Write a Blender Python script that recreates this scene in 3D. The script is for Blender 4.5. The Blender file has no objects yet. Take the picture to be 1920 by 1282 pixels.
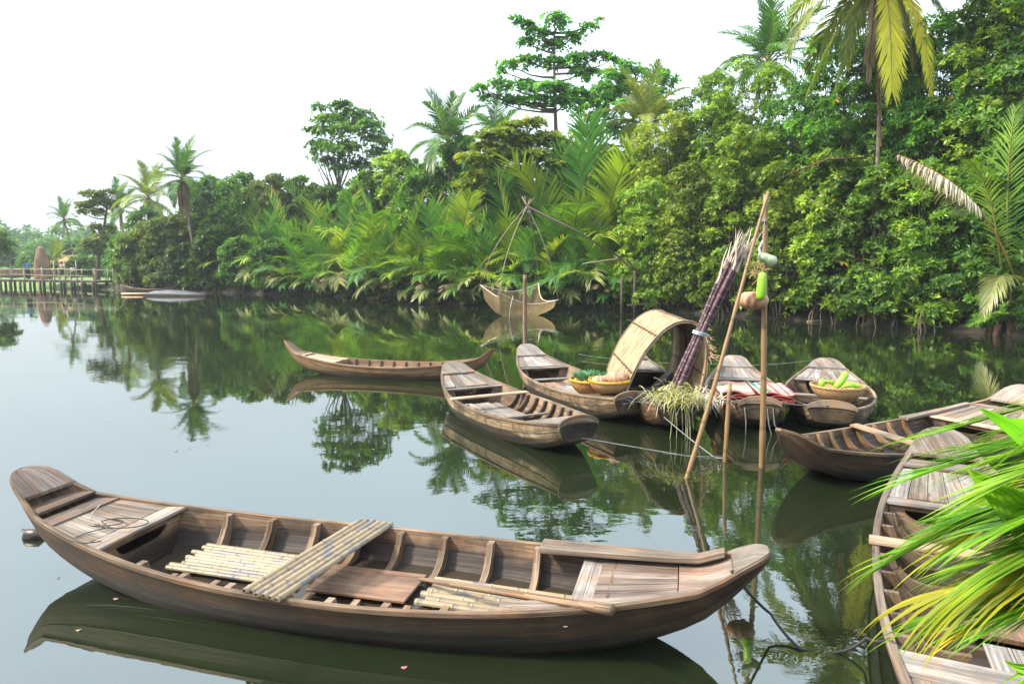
import bpy, math, random
import numpy as np
from mathutils import Vector, Matrix
R = random.Random(7)
NR = np.random.default_rng(11)
scn = bpy.context.scene
COL = scn.collection
PI = math.pi

# ------------------------------------------------------------ camera
CAM_H, FPX, PITCH = 2.5, 1300.0, math.atan(147/1300)
cd = bpy.data.cameras.new('camera'); cam = bpy.data.objects.new('camera', cd); COL.objects.link(cam)
cd.sensor_width = 36.0; cd.lens = 36.0*FPX/1920; cd.clip_start = .05; cd.clip_end = 3000
cam.location = (0, 0, CAM_H); cam.rotation_euler = (PI/2-PITCH, 0, 0)
scn.camera = cam

def ray(px, py):
    return Vector((px-960, FPX*math.cos(PITCH)+(641-py)*math.sin(PITCH), -FPX*math.sin(PITCH)+(641-py)*math.cos(PITCH)))
def PZ(px, py, z=0.0):              # point at height z
    r = ray(px, py); t = (z-CAM_H)/r.z
    return Vector((r.x*t, r.y*t, z))
def PY(px, py, y):                  # point at distance y
    r = ray(px, py); t = y/r.y
    return Vector((r.x*t, y, CAM_H+r.z*t))

# ------------------------------------------------------------ tagging
def tag(o, label=None, cat=None, group=None, kind=None):
    if label: o['label'] = label
    if cat: o['category'] = cat
    if group: o['group'] = group
    if kind: o['kind'] = kind
    return o
def empty(name, loc=(0, 0, 0), rz=0.0, label=None, cat=None, group=None):
    o = bpy.data.objects.new(name, None); COL.objects.link(o); o.empty_display_size = .2
    o.location = loc; o.rotation_euler = (0, 0, rz)
    return tag(o, label, cat, group)

# ------------------------------------------------------------ mesh builder
class MB:
    def __init__(s): s.v = []; s.f = []; s.uv = []; s.var = []; s.mi = []
    def face(s, pts, uvs=None, var=.5, mi=0):
        n = len(s.v); s.v += [tuple(p) for p in pts]
        s.f.append(tuple(range(n, n+len(pts))))
        s.uv += list(uvs) if uvs else [(p[0], p[1]) for p in pts]
        s.var.append(var); s.mi.append(mi)
    def ribbon(s, A, B, thick, var=None, mi=0):
        """closed slab between polylines A and B, extruded by the vector thick (or along -z by a number)"""
        if not hasattr(thick, '__len__'): thick = (0, 0, -thick)
        T = Vector(thick); A = [Vector(a) for a in A]; B = [Vector(b) for b in B]
        if var is None: var = R.random()
        ou, ov = R.random()*20, R.random()*20
        u = [ou]
        for i in range(1, len(A)): u.append(u[-1]+((A[i]+B[i])/2-(A[i-1]+B[i-1])/2).length)
        n = len(A); th = T.length
        for i in range(n-1):
            w0 = (A[i]-B[i]).length; w1 = (A[i+1]-B[i+1]).length
            s.face([A[i], B[i], B[i+1], A[i+1]], [(u[i], ov), (u[i], ov+w0), (u[i+1], ov+w1), (u[i+1], ov)], var, mi)
            s.face([A[i]+T, A[i+1]+T, B[i+1]+T, B[i]+T], [(u[i], ov), (u[i+1], ov), (u[i+1], ov+w1), (u[i], ov+w0)], var, mi)
            s.face([A[i], A[i+1], A[i+1]+T, A[i]+T], [(u[i], ov), (u[i+1], ov), (u[i+1], ov+th), (u[i], ov+th)], var, mi)
            s.face([B[i], B[i]+T, B[i+1]+T, B[i+1]], [(u[i], ov), (u[i], ov+th), (u[i+1], ov+th), (u[i+1], ov)], var, mi)
        for k, fl in ((0, 0), (n-1, 1)):
            q = [A[k], A[k]+T, B[k]+T, B[k]]
            if fl: q.reverse()
            w = (A[k]-B[k]).length
            s.face(q, [(ou, ov), (ou+th, ov), (ou+th, ov+w), (ou, ov+w)], var, mi)
    def beam(s, p0, p1, w, h, up=(0, 0, 1), var=None, mi=0):
        p0 = Vector(p0); p1 = Vector(p1); d = (p1-p0).normalized(); up = Vector(up)
        sd = d.cross(up).normalized(); u = sd.cross(d).normalized()
        s.ribbon([p0+sd*w/2+u*h/2, p1+sd*w/2+u*h/2], [p0-sd*w/2+u*h/2, p1-sd*w/2+u*h/2], -u*h, var, mi)
    def tube(s, pts, rad, n=8, var=None, caps=True, mi=0, flat=1.0):
        pts = [Vector(p) for p in pts]
        if not hasattr(rad, '__len__'): rad = [rad]*len(pts)
        if var is None: var = R.random()
        ou, ov = R.random()*20, R.random()*20
        rings = []; u = ou; us = []
        ref = Vector((0, 0, 1))
        if abs((pts[-1]-pts[0]).normalized().z) > .9: ref = Vector((1, 0, 0))
        for i, p in enumerate(pts):
            d = (pts[min(i+1, len(pts)-1)]-pts[max(i-1, 0)])
            d = d.normalized() if d.length > 1e-9 else Vector((0, 0, 1))
            a = d.cross(ref)
            a = a.normalized() if a.length > 1e-6 else Vector((1, 0, 0))
            b = d.cross(a).normalized()
            base = len(s.v)
            for k in range(n):
                t = 2*PI*k/n
                s.v.append(tuple(p+(a*math.cos(t)+b*math.sin(t)*flat)*rad[i]))
            rings.append(base)
            if i: u += (p-pts[i-1]).length
            us.append(u)
        for i in range(len(pts)-1):
            for k in range(n):
                k2 = (k+1) % n
                s.f.append((rings[i]+k, rings[i]+k2, rings[i+1]+k2, rings[i+1]+k))
                c = 2*PI*max(rad[i], .004)/n
                s.uv += [(us[i], ov+k*c), (us[i], ov+(k+1)*c), (us[i+1], ov+(k+1)*c), (us[i+1], ov+k*c)]
                s.var.append(var); s.mi.append(mi)
        if caps:
            for r_, rev in ((rings[0], 0), (rings[-1], 1)):
                idx = list(range(r_, r_+n))
                if not rev: idx.reverse()
                s.f.append(tuple(idx)); s.uv += [(ou, ov)]*n; s.var.append(var); s.mi.append(mi)
    def grid(s, P, var=.5, mi=0, closed_u=False):
        """P[i][j] points; smooth shared grid"""
        ni, nj = len(P), len(P[0]); base = len(s.v)
        for row in P:
            for p in row: s.v.append(tuple(p))
        for i in range(ni-1 if not closed_u else ni):
            i2 = (i+1) % ni
            for j in range(nj-1):
                s.f.append((base+i*nj+j, base+i2*nj+j, base+i2*nj+j+1, base+i*nj+j+1))
                s.uv += [(i*.1, j*.1), ((i+1)*.1, j*.1), ((i+1)*.1, (j+1)*.1), (i*.1, (j+1)*.1)]
                s.var.append(var); s.mi.append(mi)
    def lathe(s, prof, n=24, wob=None, var=.5, mi=0):
        P = []
        for k in range(n):
            t = 2*PI*k/n; row = []
            for (r, z) in prof:
                rr = r*(wob(t) if wob else 1); row.append((rr*math.cos(t), rr*math.sin(t), z))
            P.append(row)
        s.grid(P, var, mi, closed_u=True)
    def build(s, name, mat, parent=None, smooth=False, bevel=0.0, loc=None):
        me = bpy.data.meshes.new(name); me.from_pydata(s.v, [], s.f)
        uvl = me.uv_layers.new(name='uv'); uvl.data.foreach_set('uv', np.array(s.uv, dtype='f').ravel())
        at = me.attributes.new('var', 'FLOAT', 'FACE'); at.data.foreach_set('value', np.array(s.var, dtype='f'))
        mats = mat if isinstance(mat, (list, tuple)) else [mat]
        for m in mats: me.materials.append(m)
        if len(mats) > 1: me.polygons.foreach_set('material_index', np.array(s.mi, dtype='i'))
        if smooth: me.polygons.foreach_set('use_smooth', np.ones(len(s.f), dtype=bool))
        me.update()
        o = bpy.data.objects.new(name, me); COL.objects.link(o)
        if parent is not None: o.parent = parent
        if loc is not None: o.location = loc
        if bevel:
            b = o.modifiers.new('bevel', 'BEVEL'); b.width = bevel; b.segments = 1; b.limit_method = 'ANGLE'
            w = o.modifiers.new('weld', 'WELD'); w.merge_threshold = 1e-4
            o.modifiers.move(1, 0)
        return o

def npmesh(name, V, F, var, mats, smooth=False, mi=None):
    """V (n,3), F (m,4) arrays -> mesh"""
    me = bpy.data.meshes.new(name)
    m, k = F.shape
    me.vertices.add(len(V)); me.vertices.foreach_set('co', V.astype('f').ravel())
    me.loops.add(m*k); me.loops.foreach_set('vertex_index', F.astype('i').ravel())
    me.polygons.add(m); me.polygons.foreach_set('loop_start', (np.arange(m)*k).astype('i'))
    me.polygons.foreach_set('loop_total', np.full(m, k, dtype='i'))
    at = me.attributes.new('var', 'FLOAT', 'FACE'); at.data.foreach_set('value', np.asarray(var, dtype='f'))
    for q in (mats if isinstance(mats, (list, tuple)) else [mats]): me.materials.append(q)
    if mi is not None: me.polygons.foreach_set('material_index', np.asarray(mi, dtype='i'))
    if smooth: me.polygons.foreach_set('use_smooth', np.ones(m, dtype=bool))
    me.update(calc_edges=True); me.validate()
    return me
def link(name, me, parent=None, loc=None):
    o = bpy.data.objects.new(name, me); COL.objects.link(o)
    if parent is not None: o.parent = parent
    if loc is not None: o.location = loc
    return o
def copy_tree(o, parent=None):
    c = o.copy(); COL.objects.link(c); c.parent = parent
    for ch in list(o.children): copy_tree(ch, c)
    return c

# ------------------------------------------------------------ materials
def mat(name):
    m = bpy.data.materials.new(name); m.use_nodes = True; nt = m.node_tree
    for n in list(nt.nodes): nt.nodes.remove(n)
    out = nt.nodes.new('ShaderNodeOutputMaterial')
    return m, nt, out
def N(nt, typ, **kw):
    n = nt.nodes.new(typ)
    for k, v in kw.items():
        if k.startswith('i_'):
            n.inputs[k[2:].replace('_', ' ')].default_value = v
        else: setattr(n, k, v)
    return n
def ramp(nt, fac, stops, interp='LINEAR'):
    r = nt.nodes.new('ShaderNodeValToRGB'); r.color_ramp.interpolation = interp
    e = r.color_ramp.elements
    while len(e) < len(stops): e.new(.5)
    for i, (p, c) in enumerate(stops):
        e[i].position = p; e[i].color = (*c, 1) if hasattr(c, '__len__') else (c, c, c, 1)
    nt.links.new(fac, r.inputs[0]); return r.outputs[0]
def mixc(nt, fac, a, b, typ='MIX'):
    m = nt.nodes.new('ShaderNodeMix'); m.data_type = 'RGBA'; m.blend_type = typ
    for sock, v in ((m.inputs[0], fac), (m.inputs[6], a), (m.inputs[7], b)):
        if hasattr(v, 'is_linked'): nt.links.new(v, sock)
        elif hasattr(v, '__len__'): sock.default_value = (*v, 1)
        else: sock.default_value = v if sock == m.inputs[0] else (v, v, v, 1)
    return m.outputs[2]
def math_(nt, op, a, b=0.0, c=None):
    m = nt.nodes.new('ShaderNodeMath'); m.operation = op
    for sock, v in zip(m.inputs, (a, b, c)):
        if v is None: continue
        if hasattr(v, 'is_linked'): nt.links.new(v, sock)
        else: sock.default_value = v
    return m.outputs[0]
def noise(nt, vec, scale, detail=4, rough=.55, dist=0.0):
    n = N(nt, 'ShaderNodeTexNoise'); n.inputs['Scale'].default_value = scale; n.inputs['Detail'].default_value = detail
    n.inputs['Roughness'].default_value = rough; n.inputs['Distortion'].default_value = dist
    nt.links.new(vec, n.inputs['Vector']); return n.outputs['Fac']
def scaled(nt, vec, s):
    m = N(nt, 'ShaderNodeMapping'); m.inputs['Scale'].default_value = s; nt.links.new(vec, m.inputs['Vector']); return m.outputs[0]
def bump(nt, h, strength, dist):
    b = N(nt, 'ShaderNodeBump'); b.inputs['Strength'].default_value = strength; b.inputs['Distance'].default_value = dist
    nt.links.new(h, b.inputs['Height']); return b.outputs[0]

def wood(name, light, dark, rough=.75, wet=None, wetz=.09, stain=.5, grain=1.0, peel=0.0, moss=0.0):
    """weathered timber: grain runs along uv.x (metres), each board has its own tone ('var');
    wet: colour of the soaked band below wetz (object z)"""
    m, nt, out = mat(name)
    uv = N(nt, 'ShaderNodeUVMap').outputs[0]; tc = N(nt, 'ShaderNodeTexCoord'); ob = tc.outputs['Object']
    at = N(nt, 'ShaderNodeAttribute', attribute_name='var').outputs['Fac']
    g1 = noise(nt, scaled(nt, uv, (1.6, 42*grain, 1)), 1.0, 7, .65, .35)
    g2 = noise(nt, scaled(nt, uv, (.8, 9*grain, 1)), 1.0, 4, .6, .8)
    big = noise(nt, ob, 2.6, 5, .6, .3)
    fac = math_(nt, 'ADD', math_(nt, 'MULTIPLY', g1, .6), math_(nt, 'MULTIPLY', g2, .4))
    g3 = noise(nt, scaled(nt, uv, (.5, 120*grain, 1)), 1.0, 2, .5)
    mid = tuple((a+b)/2 for a, b in zip(light, dark))
    light = tuple(v*.62 for v in light); dark = tuple(v*.5 for v in dark); mid = tuple(v*.56 for v in mid)
    c = ramp(nt, fac, [(.38, dark), (.5, mid), (.62, light)])
    c = mixc(nt, 1.0, c, ramp(nt, g3, [(.3, .45), (.4, 1.0)]), 'MULTIPLY')
    tone = math_(nt, 'MULTIPLY_ADD', at, .75, .68)
    c = mixc(nt, 1.0, c, mixc(nt, at, (1, .93, .86), (.93, .98, 1.04)), 'MULTIPLY')
    vm = N(nt, 'ShaderNodeVectorMath', operation='SCALE'); nt.links.new(c, vm.inputs[0]); nt.links.new(tone, vm.inputs['Scale']); c = vm.outputs[0]
    st = ramp(nt, big, [(.38, 1-stain), (.56, 1.0)])
    c = mixc(nt, 1.0, c, st, 'MULTIPLY')
    hue = ramp(nt, noise(nt, scaled(nt, ob, (1.2, 2.5, 3)), 2.2, 5, .65), [(.5, 0), (.66, .55)])
    c = mixc(nt, hue, c, mixc(nt, 1.0, c, (1.25, .82, .52), 'MULTIPLY'))
    ag = ramp(nt, noise(nt, scaled(nt, uv, (1.1, 5, 1)), 1.3, 5, .7), [(.52, 0), (.68, .6)])
    c = mixc(nt, ag, c, mixc(nt, 1.0, c, (.45, .42, .40), 'MULTIPLY'))
    # knots and nail stains
    vor = N(nt, 'ShaderNodeTexVoronoi'); vor.inputs['Scale'].default_value = 1.0
    nt.links.new(scaled(nt, uv, (1.7, 6, 1)), vor.inputs['Vector'])
    kn = ramp(nt, vor.outputs['Distance'], [(.03, .35), (.13, 1.0)])
    c = mixc(nt, 1.0, c, kn, 'MULTIPLY')
    rgh = rough
    if peel:
        pn = noise(nt, scaled(nt, uv, (2.2, 10, 1)), 1.6, 6, .7)
        ps_ = noise(nt, scaled(nt, uv, (14, 1.2, 1)), 1.0, 5, .7); pf = ramp(nt, math_(nt, 'MAXIMUM', pn, ps_), [(.56, 0), (.62, 1)])
        c = mixc(nt, math_(nt, 'MULTIPLY', pf, peel), c, (.025, .022, .02))
    if wet:
        sx = N(nt, 'ShaderNodeSeparateXYZ'); nt.links.new(ob, sx.inputs[0])
        zz = math_(nt, 'MULTIPLY_ADD', noise(nt, ob, 5, 4), -.14, sx.outputs[2])
        zz = math_(nt, 'ADD', zz, .07)
        wf = ramp(nt, math_(nt, 'DIVIDE', zz, wetz), [(.75, 1), (1.15, 0)])
        c = mixc(nt, math_(nt, 'MULTIPLY', wf, .86), c, wet)
        rgh = math_(nt, 'MULTIPLY_ADD', wf, -.18, rough)
    if moss:
        mf = ramp(nt, noise(nt, ob, 7, 5, .7), [(.55, 0), (.68, moss)])
        c = mixc(nt, mf, c, (.05, .06, .025))
    b = N(nt, 'ShaderNodeBsdfPrincipled'); nt.links.new(c, b.inputs['Base Color'])
    if hasattr(rgh, 'is_linked'): nt.links.new(rgh, b.inputs['Roughness'])
    else: b.inputs['Roughness'].default_value = rgh
    b.inputs['Specular IOR Level'].default_value = .3
    nt.links.new(bump(nt, math_(nt, 'ADD', fac, math_(nt, 'MULTIPLY', ramp(nt, g3, [(.3, 0), (.4, 1)]), .5)), .8, .008), b.inputs['Normal'])
    nt.links.new(b.outputs[0], out.inputs[0]); return m

def simple(name, col, rough=.6, var=.25, nscale=8, spec=.4, bumps=0.0, col2=None, alpha=None):
    m, nt, out = mat(name)
    ob = N(nt, 'ShaderNodeTexCoord').outputs['Object']
    at = N(nt, 'ShaderNodeAttribute', attribute_name='var').outputs['Fac']
    n = noise(nt, ob, nscale, 5, .6)
    col = tuple(x*.72 for x in col); col2 = col2 and tuple(x*.72 for x in col2)
    c2 = col2 or tuple(x*(1-var*1.6) for x in col)
    c = ramp(nt, n, [(.36, c2), (.62, col)])
    tone = math_(nt, 'MULTIPLY_ADD', at, var*1.4, 1-var*.7)
    vm = N(nt, 'ShaderNodeVectorMath', operation='SCALE'); nt.links.new(c, vm.inputs[0]); nt.links.new(tone, vm.inputs['Scale'])
    b = N(nt, 'ShaderNodeBsdfPrincipled'); nt.links.new(vm.outputs[0], b.inputs['Base Color'])
    b.inputs['Roughness'].default_value = rough; b.inputs['Specular IOR Level'].default_value = spec
    if bumps: nt.links.new(bump(nt, n, .6, bumps), b.inputs['Normal'])
    if alpha is not None: b.inputs['Alpha'].default_value = alpha
    nt.links.new(b.outputs[0], out.inputs[0]); return m

def leaf(name, young, old, dry=None, drypart=.04, rough=.45, trans=.4, clump=.35, spec=.35):
    """leaves: per-leaf tone from 'var'; patches of younger and older growth; a few dry ones"""
    m, nt, out = mat(name)
    tc = N(nt, 'ShaderNodeTexCoord').outputs['Object']
    at = N(nt, 'ShaderNodeAttribute', attribute_name='var').outputs['Fac']
    rnd = N(nt, 'ShaderNodeObjectInfo').outputs['Random']
    n = noise(nt, tc, clump, 3, .6)
    f = math_(nt, 'ADD', math_(nt, 'MULTIPLY', at, .55), math_(nt, 'MULTIPLY_ADD', n, 1.5, -.53))
    c = ramp(nt, f, [(.1, tuple(v*.9 for v in old)), (.5, tuple((a_*.5+b_*.5)*1.0 for a_, b_ in zip(old, young))), (.85, tuple(v*1.2 for v in young))])
    if dry:
        df = ramp(nt, at, [(1-drypart-.01, 0), (1-drypart, 1)])
        c = mixc(nt, df, c, dry)
    hs = N(nt, 'ShaderNodeHueSaturation'); nt.links.new(c, hs.inputs['Color'])
    nt.links.new(math_(nt, 'MULTIPLY_ADD', rnd, .03, .485), hs.inputs['Hue'])
    nt.links.new(math_(nt, 'MULTIPLY_ADD', rnd, .3, .85), hs.inputs['Value'])
    c = hs.outputs[0]
    b = N(nt, 'ShaderNodeBsdfPrincipled'); nt.links.new(c, b.inputs['Base Color']); b.inputs['Roughness'].default_value = rough
    b.inputs['Specular IOR Level'].default_value = spec
    t = N(nt, 'ShaderNodeBsdfTranslucent')
    tcx = mixc(nt, 1.0, c, (1.25, 1.35, .55), 'MULTIPLY'); nt.links.new(tcx, t.inputs[0])
    mx = N(nt, 'ShaderNodeMixShader'); mx.inputs[0].default_value = trans
    nt.links.new(b.outputs[0], mx.inputs[1]); nt.links.new(t.outputs[0], mx.inputs[2]); nt.links.new(mx.outputs[0], out.inputs[0])
    return m

def bamboo_mat(name, col, dark, node=.32, stain=.0):
    m, nt, out = mat(name)
    uv = N(nt, 'ShaderNodeUVMap').outputs[0]; at = N(nt, 'ShaderNodeAttribute', attribute_name='var').outputs['Fac']
    ob = N(nt, 'ShaderNodeTexCoord').outputs['Object']
    sx = N(nt, 'ShaderNodeSeparateXYZ'); nt.links.new(uv, sx.inputs[0])
    fr = math_(nt, 'FRACT', math_(nt, 'DIVIDE', sx.outputs[0], node))
    g = noise(nt, scaled(nt, uv, (2, 40, 1)), 1, 5)
    col = tuple(x*.47 for x in col)
    c = ramp(nt, g, [(.3, tuple(x*.72 for x in col)), (.65, col)])
    ring = ramp(nt, fr, [(0, .45), (.04, .8), (.07, 1.0), (.96, 1.0), (1, .5)])
    c = mixc(nt, 1.0, c, ring, 'MULTIPLY')
    if stain:
        sf = ramp(nt, noise(nt, scaled(nt, uv, (2.2, 2.5, 1)), 1.5, 4, .6), [(.52, 0), (.58, stain)])
        c = mixc(nt, sf, c, dark)
    tone = math_(nt, 'MULTIPLY_ADD', at, .35, .8)
    vm = N(nt, 'ShaderNodeVectorMath', operation='SCALE'); nt.links.new(c, vm.inputs[0]); nt.links.new(tone, vm.inputs['Scale'])
    b = N(nt, 'ShaderNodeBsdfPrincipled'); nt.links.new(vm.outputs[0], b.inputs['Base Color']); b.inputs['Roughness'].default_value = .5
    nt.links.new(bump(nt, g, .3, .003), b.inputs['Normal'])
    nt.links.new(b.outputs[0], out.inputs[0]); return m

def ribbed(name, col, dark, sx=30, sy=30, depth=.006, rough=.6, axis='uv'):
    """woven / reed surface: crossing ribs in uv space"""
    m, nt, out = mat(name)
    uv = N(nt, 'ShaderNodeUVMap').outputs[0]; at = N(nt, 'ShaderNodeAttribute', attribute_name='var').outputs['Fac']
    s = N(nt, 'ShaderNodeSeparateXYZ'); nt.links.new(uv, s.inputs[0])
    a = math_(nt, 'SINE', math_(nt, 'MULTIPLY', s.outputs[0], sx)); b2 = math_(nt, 'SINE', math_(nt, 'MULTIPLY', s.outputs[1], sy))
    h = math_(nt, 'MULTIPLY', a, b2); col = tuple(x*.7 for x in col); dark = tuple(x*.6 for x in dark)
    n = noise(nt, scaled(nt, uv, (3, 3, 1)), 2, 5)
    f = math_(nt, 'ADD', math_(nt, 'MULTIPLY_ADD', h, .22, 0), n)
    c = ramp(nt, f, [(.25, dark), (.6, col)])
    tone = math_(nt, 'MULTIPLY_ADD', at, .3, .85)
    vm = N(nt, 'ShaderNodeVectorMath', operation='SCALE'); nt.links.new(c, vm.inputs[0]); nt.links.new(tone, vm.inputs['Scale'])
    p = N(nt, 'ShaderNodeBsdfPrincipled'); nt.links.new(vm.outputs[0], p.inputs['Base Color']); p.inputs['Roughness'].default_value = rough
    nt.links.new(bump(nt, h, .7, depth), p.inputs['Normal']); nt.links.new(p.outputs[0], out.inputs[0]); return m

M = {}
M['hull_out'] = wood('aged_hull_planks', (.15, .085, .046), (.03, .017, .011), .6, wet=(.008, .007, .006), wetz=.2, stain=.5, moss=.3)
M['hull_in'] = wood('inner_hull_planks', (.37, .24, .155), (.11, .06, .036), .7, wet=(.018, .014, .014), wetz=.25, stain=.55)
M['deck'] = wood('worn_deck_planks', (.47, .385, .32), (.19, .14, .115), .7, stain=.25)
M['rail'] = wood('rubbed_gunwale', (.44, .31, .21), (.14, .09, .06), .65, stain=.35)
M['rib'] = wood('hull_frames', (.48, .34, .24), (.18, .115, .075), .7, wet=(.07, .045, .035), wetz=.07, stain=.3)
M['grey_out'] = wood('tarred_grey_hull', (.60, .43, .26), (.10, .065, .04), .7, wet=(.010, .009, .008), wetz=.2, stain=.7, peel=.75, moss=.4)
M['grey_in'] = wood('pale_inner_planks', (.42, .31, .215), (.19, .13, .09), .75, wet=(.06, .045, .035), wetz=.1, stain=.4)
M['grey_deck'] = wood('grey_deck_planks', (.47, .42, .385), (.22, .185, .165), .75, stain=.3)
M['grey_rib'] = wood('dark_frames', (.16, .11, .08), (.07, .045, .032), .75, stain=.3)
M['pale_plank'] = wood('new_pale_plank', (.66, .50, .36), (.42, .29, .19), .6, stain=.15)
M['transom'] = wood('shade_darkened_stained_transom', (.20, .14, .085), (.03, .022, .015), .75, wet=(.008, .007, .006), wetz=.22, stain=.7, peel=.8, moss=.4)  # stained wood, base darkened to paint in the shaded hollow below the arch
M['tan_out'] = wood('tan_hull', (.35, .21, .11), (.16, .09, .045), .65, wet=(.02, .015, .01), wetz=.12, stain=.4)
M['tan_in'] = wood('tan_inner', (.46, .30, .19), (.25, .15, .09), .7, stain=.3)
M['ply'] = wood('orange_board', (.40, .25, .165), (.2, .11, .07), .55, stain=.5, grain=.5)
M['red_deck'] = wood('reddish_deck', (.36, .27, .22), (.15, .10, .08), .6, stain=.25)
M['bamboo'] = bamboo_mat('split_bamboo', (.52, .385, .23), (.09, .09, .11), .34, .75)
M['bamboo_pole'] = bamboo_mat('bamboo_pole', (.52, .31, .14), (.14, .1, .06), .62, .25)
M['bamboo_old'] = bamboo_mat('weathered_bamboo', (.45, .33, .22), (.15, .12, .1), .5, .3)
M['reed'] = ribbed('reed_matting', (.56, .38, .22), (.22, .13, .07), 2, 260, .006, .75)
M['basket'] = ribbed('woven_basket', (.52, .25, .08), (.24, .10, .03), 90, 110, .004, .6)
M['basket_pale'] = ribbed('pale_woven_basket', (.60, .36, .17), (.32, .16, .06), 90, 110, .004, .6)
M['yellow_rim'] = ribbed('yellow_binding', (.80, .47, .03), (.5, .24, .01), 60, 30, .004, .5)
M['rope'] = simple('dark_rope', (.05, .05, .042), .8)
M['line'] = simple('pale_line', (.22, .24, .24), .7)
M['cord'] = simple('brown_cord', (.17, .09, .045), .8)
M['bark'] = simple('tree_bark', (.13, .1, .072), .9, .3, 5, bumps=.03, col2=(.05, .038, .028))
M['bark_pale'] = simple('palm_bark', (.27, .22, .165), .9, .3, 4, bumps=.03, col2=(.1, .075, .055))
M['fiber'] = simple('palm_fibre', (.2, .1, .06), .9, .3, 6, bumps=.03, col2=(.07, .035, .022))
M['mudx'] = simple('mud_bank', (.055, .038, .024), .8, .3, .8, bumps=.05, col2=(.018, .014, .01))
GY = (.22, .34, .030)
M['leaf_a'] = leaf('mangrove_leaves', (.28, .40, .035), (.022, .085, .012), (.45, .30, .03), .03, clump=.45)
M['leaf_b'] = leaf('broad_leaves', (.16, .31, .03), (.015, .065, .012), (.42, .2, .03), .02, clump=.4)
M['leaf_y'] = leaf('yellowing_leaves', (.34, .42, .04), (.06, .17, .018), (.6, .42, .03), .05, clump=.5)
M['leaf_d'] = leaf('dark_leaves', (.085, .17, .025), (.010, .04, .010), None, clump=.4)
M['leaf_al'] = leaf('almond_leaves', (.20, .42, .045), (.03, .13, .02), (.5, .16, .03), .04, clump=.6)
M['leaf_far'] = leaf('distant_leaves', (.15, .28, .07), (.04, .12, .035), None, clump=.15)
M['leaf_olive'] = leaf('olive_leaves', (.2, .26, .05), (.05, .095, .02), (.35, .2, .06), .04, clump=.4)
M['coco'] = leaf('coconut_fronds', (.12, .23, .05), (.02, .085, .03), (.32, .24, .09), .06, clump=.5, rough=.35)
M['coco_olive'] = leaf('old_coconut_fronds', (.27, .31, .07), (.09, .14, .03), (.42, .3, .14), .15, clump=.5, rough=.4)
M['coco_yel'] = leaf('yellow_fronds', (.66, .56, .05), (.46, .42, .04), (.6, .3, .03), .05, clump=.5, rough=.4)
M['nipa'] = leaf('nipa_fronds', (.24, .40, .04), (.05, .16, .022), (.42, .34, .14), .05, clump=.35, rough=.35, trans=.35)
M['nipa_pale'] = leaf('pale_nipa_fronds', (.28, .29, .11), (.10, .14, .05), (.45, .36, .2), .1, clump=.5, rough=.35)
M['nipa_d'] = leaf('dark_nipa_fronds', (.11, .25, .05), (.02, .09, .025), (.3, .24, .1), .06, clump=.35, rough=.35, trans=.3)
M['nipa_y'] = leaf('yellow_nipa_fronds', (.38, .46, .05), (.12, .22, .03), (.45, .34, .14), .1, clump=.35, rough=.35, trans=.4)
M['dead'] = leaf('dead_fronds', (.34, .25, .15), (.12, .075, .04), None, clump=.7, rough=.8, trans=.2)
M['dead_grey'] = leaf('bleached_frond', (.60, .52, .42), (.32, .24, .18), None, clump=.7, rough=.8, trans=.2)
M['areca'] = leaf('areca_leaflets', (.27, .46, .03), (.05, .17, .016), (.75, .50, .03), .09, clump=2.2, rough=.32, trans=.45)
M['areca_gold'] = leaf('golden_areca_leaflets', (.54, .46, .03), (.16, .26, .025), (.8, .45, .02), .14, clump=2.5, rough=.35, trans=.45)
M['broad'] = leaf('broad_bright_leaf', (.26, .50, .025), (.14, .32, .02), None, clump=2, rough=.35, trans=.5)
M['stalk'] = simple('green_stalk', (.28, .30, .05), .5)
M['stalk_y'] = simple('orange_stalk', (.55, .32, .04), .5)
EXPO = 1.1
VEIL = 8.6
# ============================================================ boats
SEC = [(0, 0), (.42, 0), (.64, .05), (.78, .20), (.87, .42), (.925, .62), (.945, .62), (.975, .82), (1, 1)]
def smooth(x): x = max(0.0, min(1.0, x)); return x*x*(3-2*x)

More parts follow.
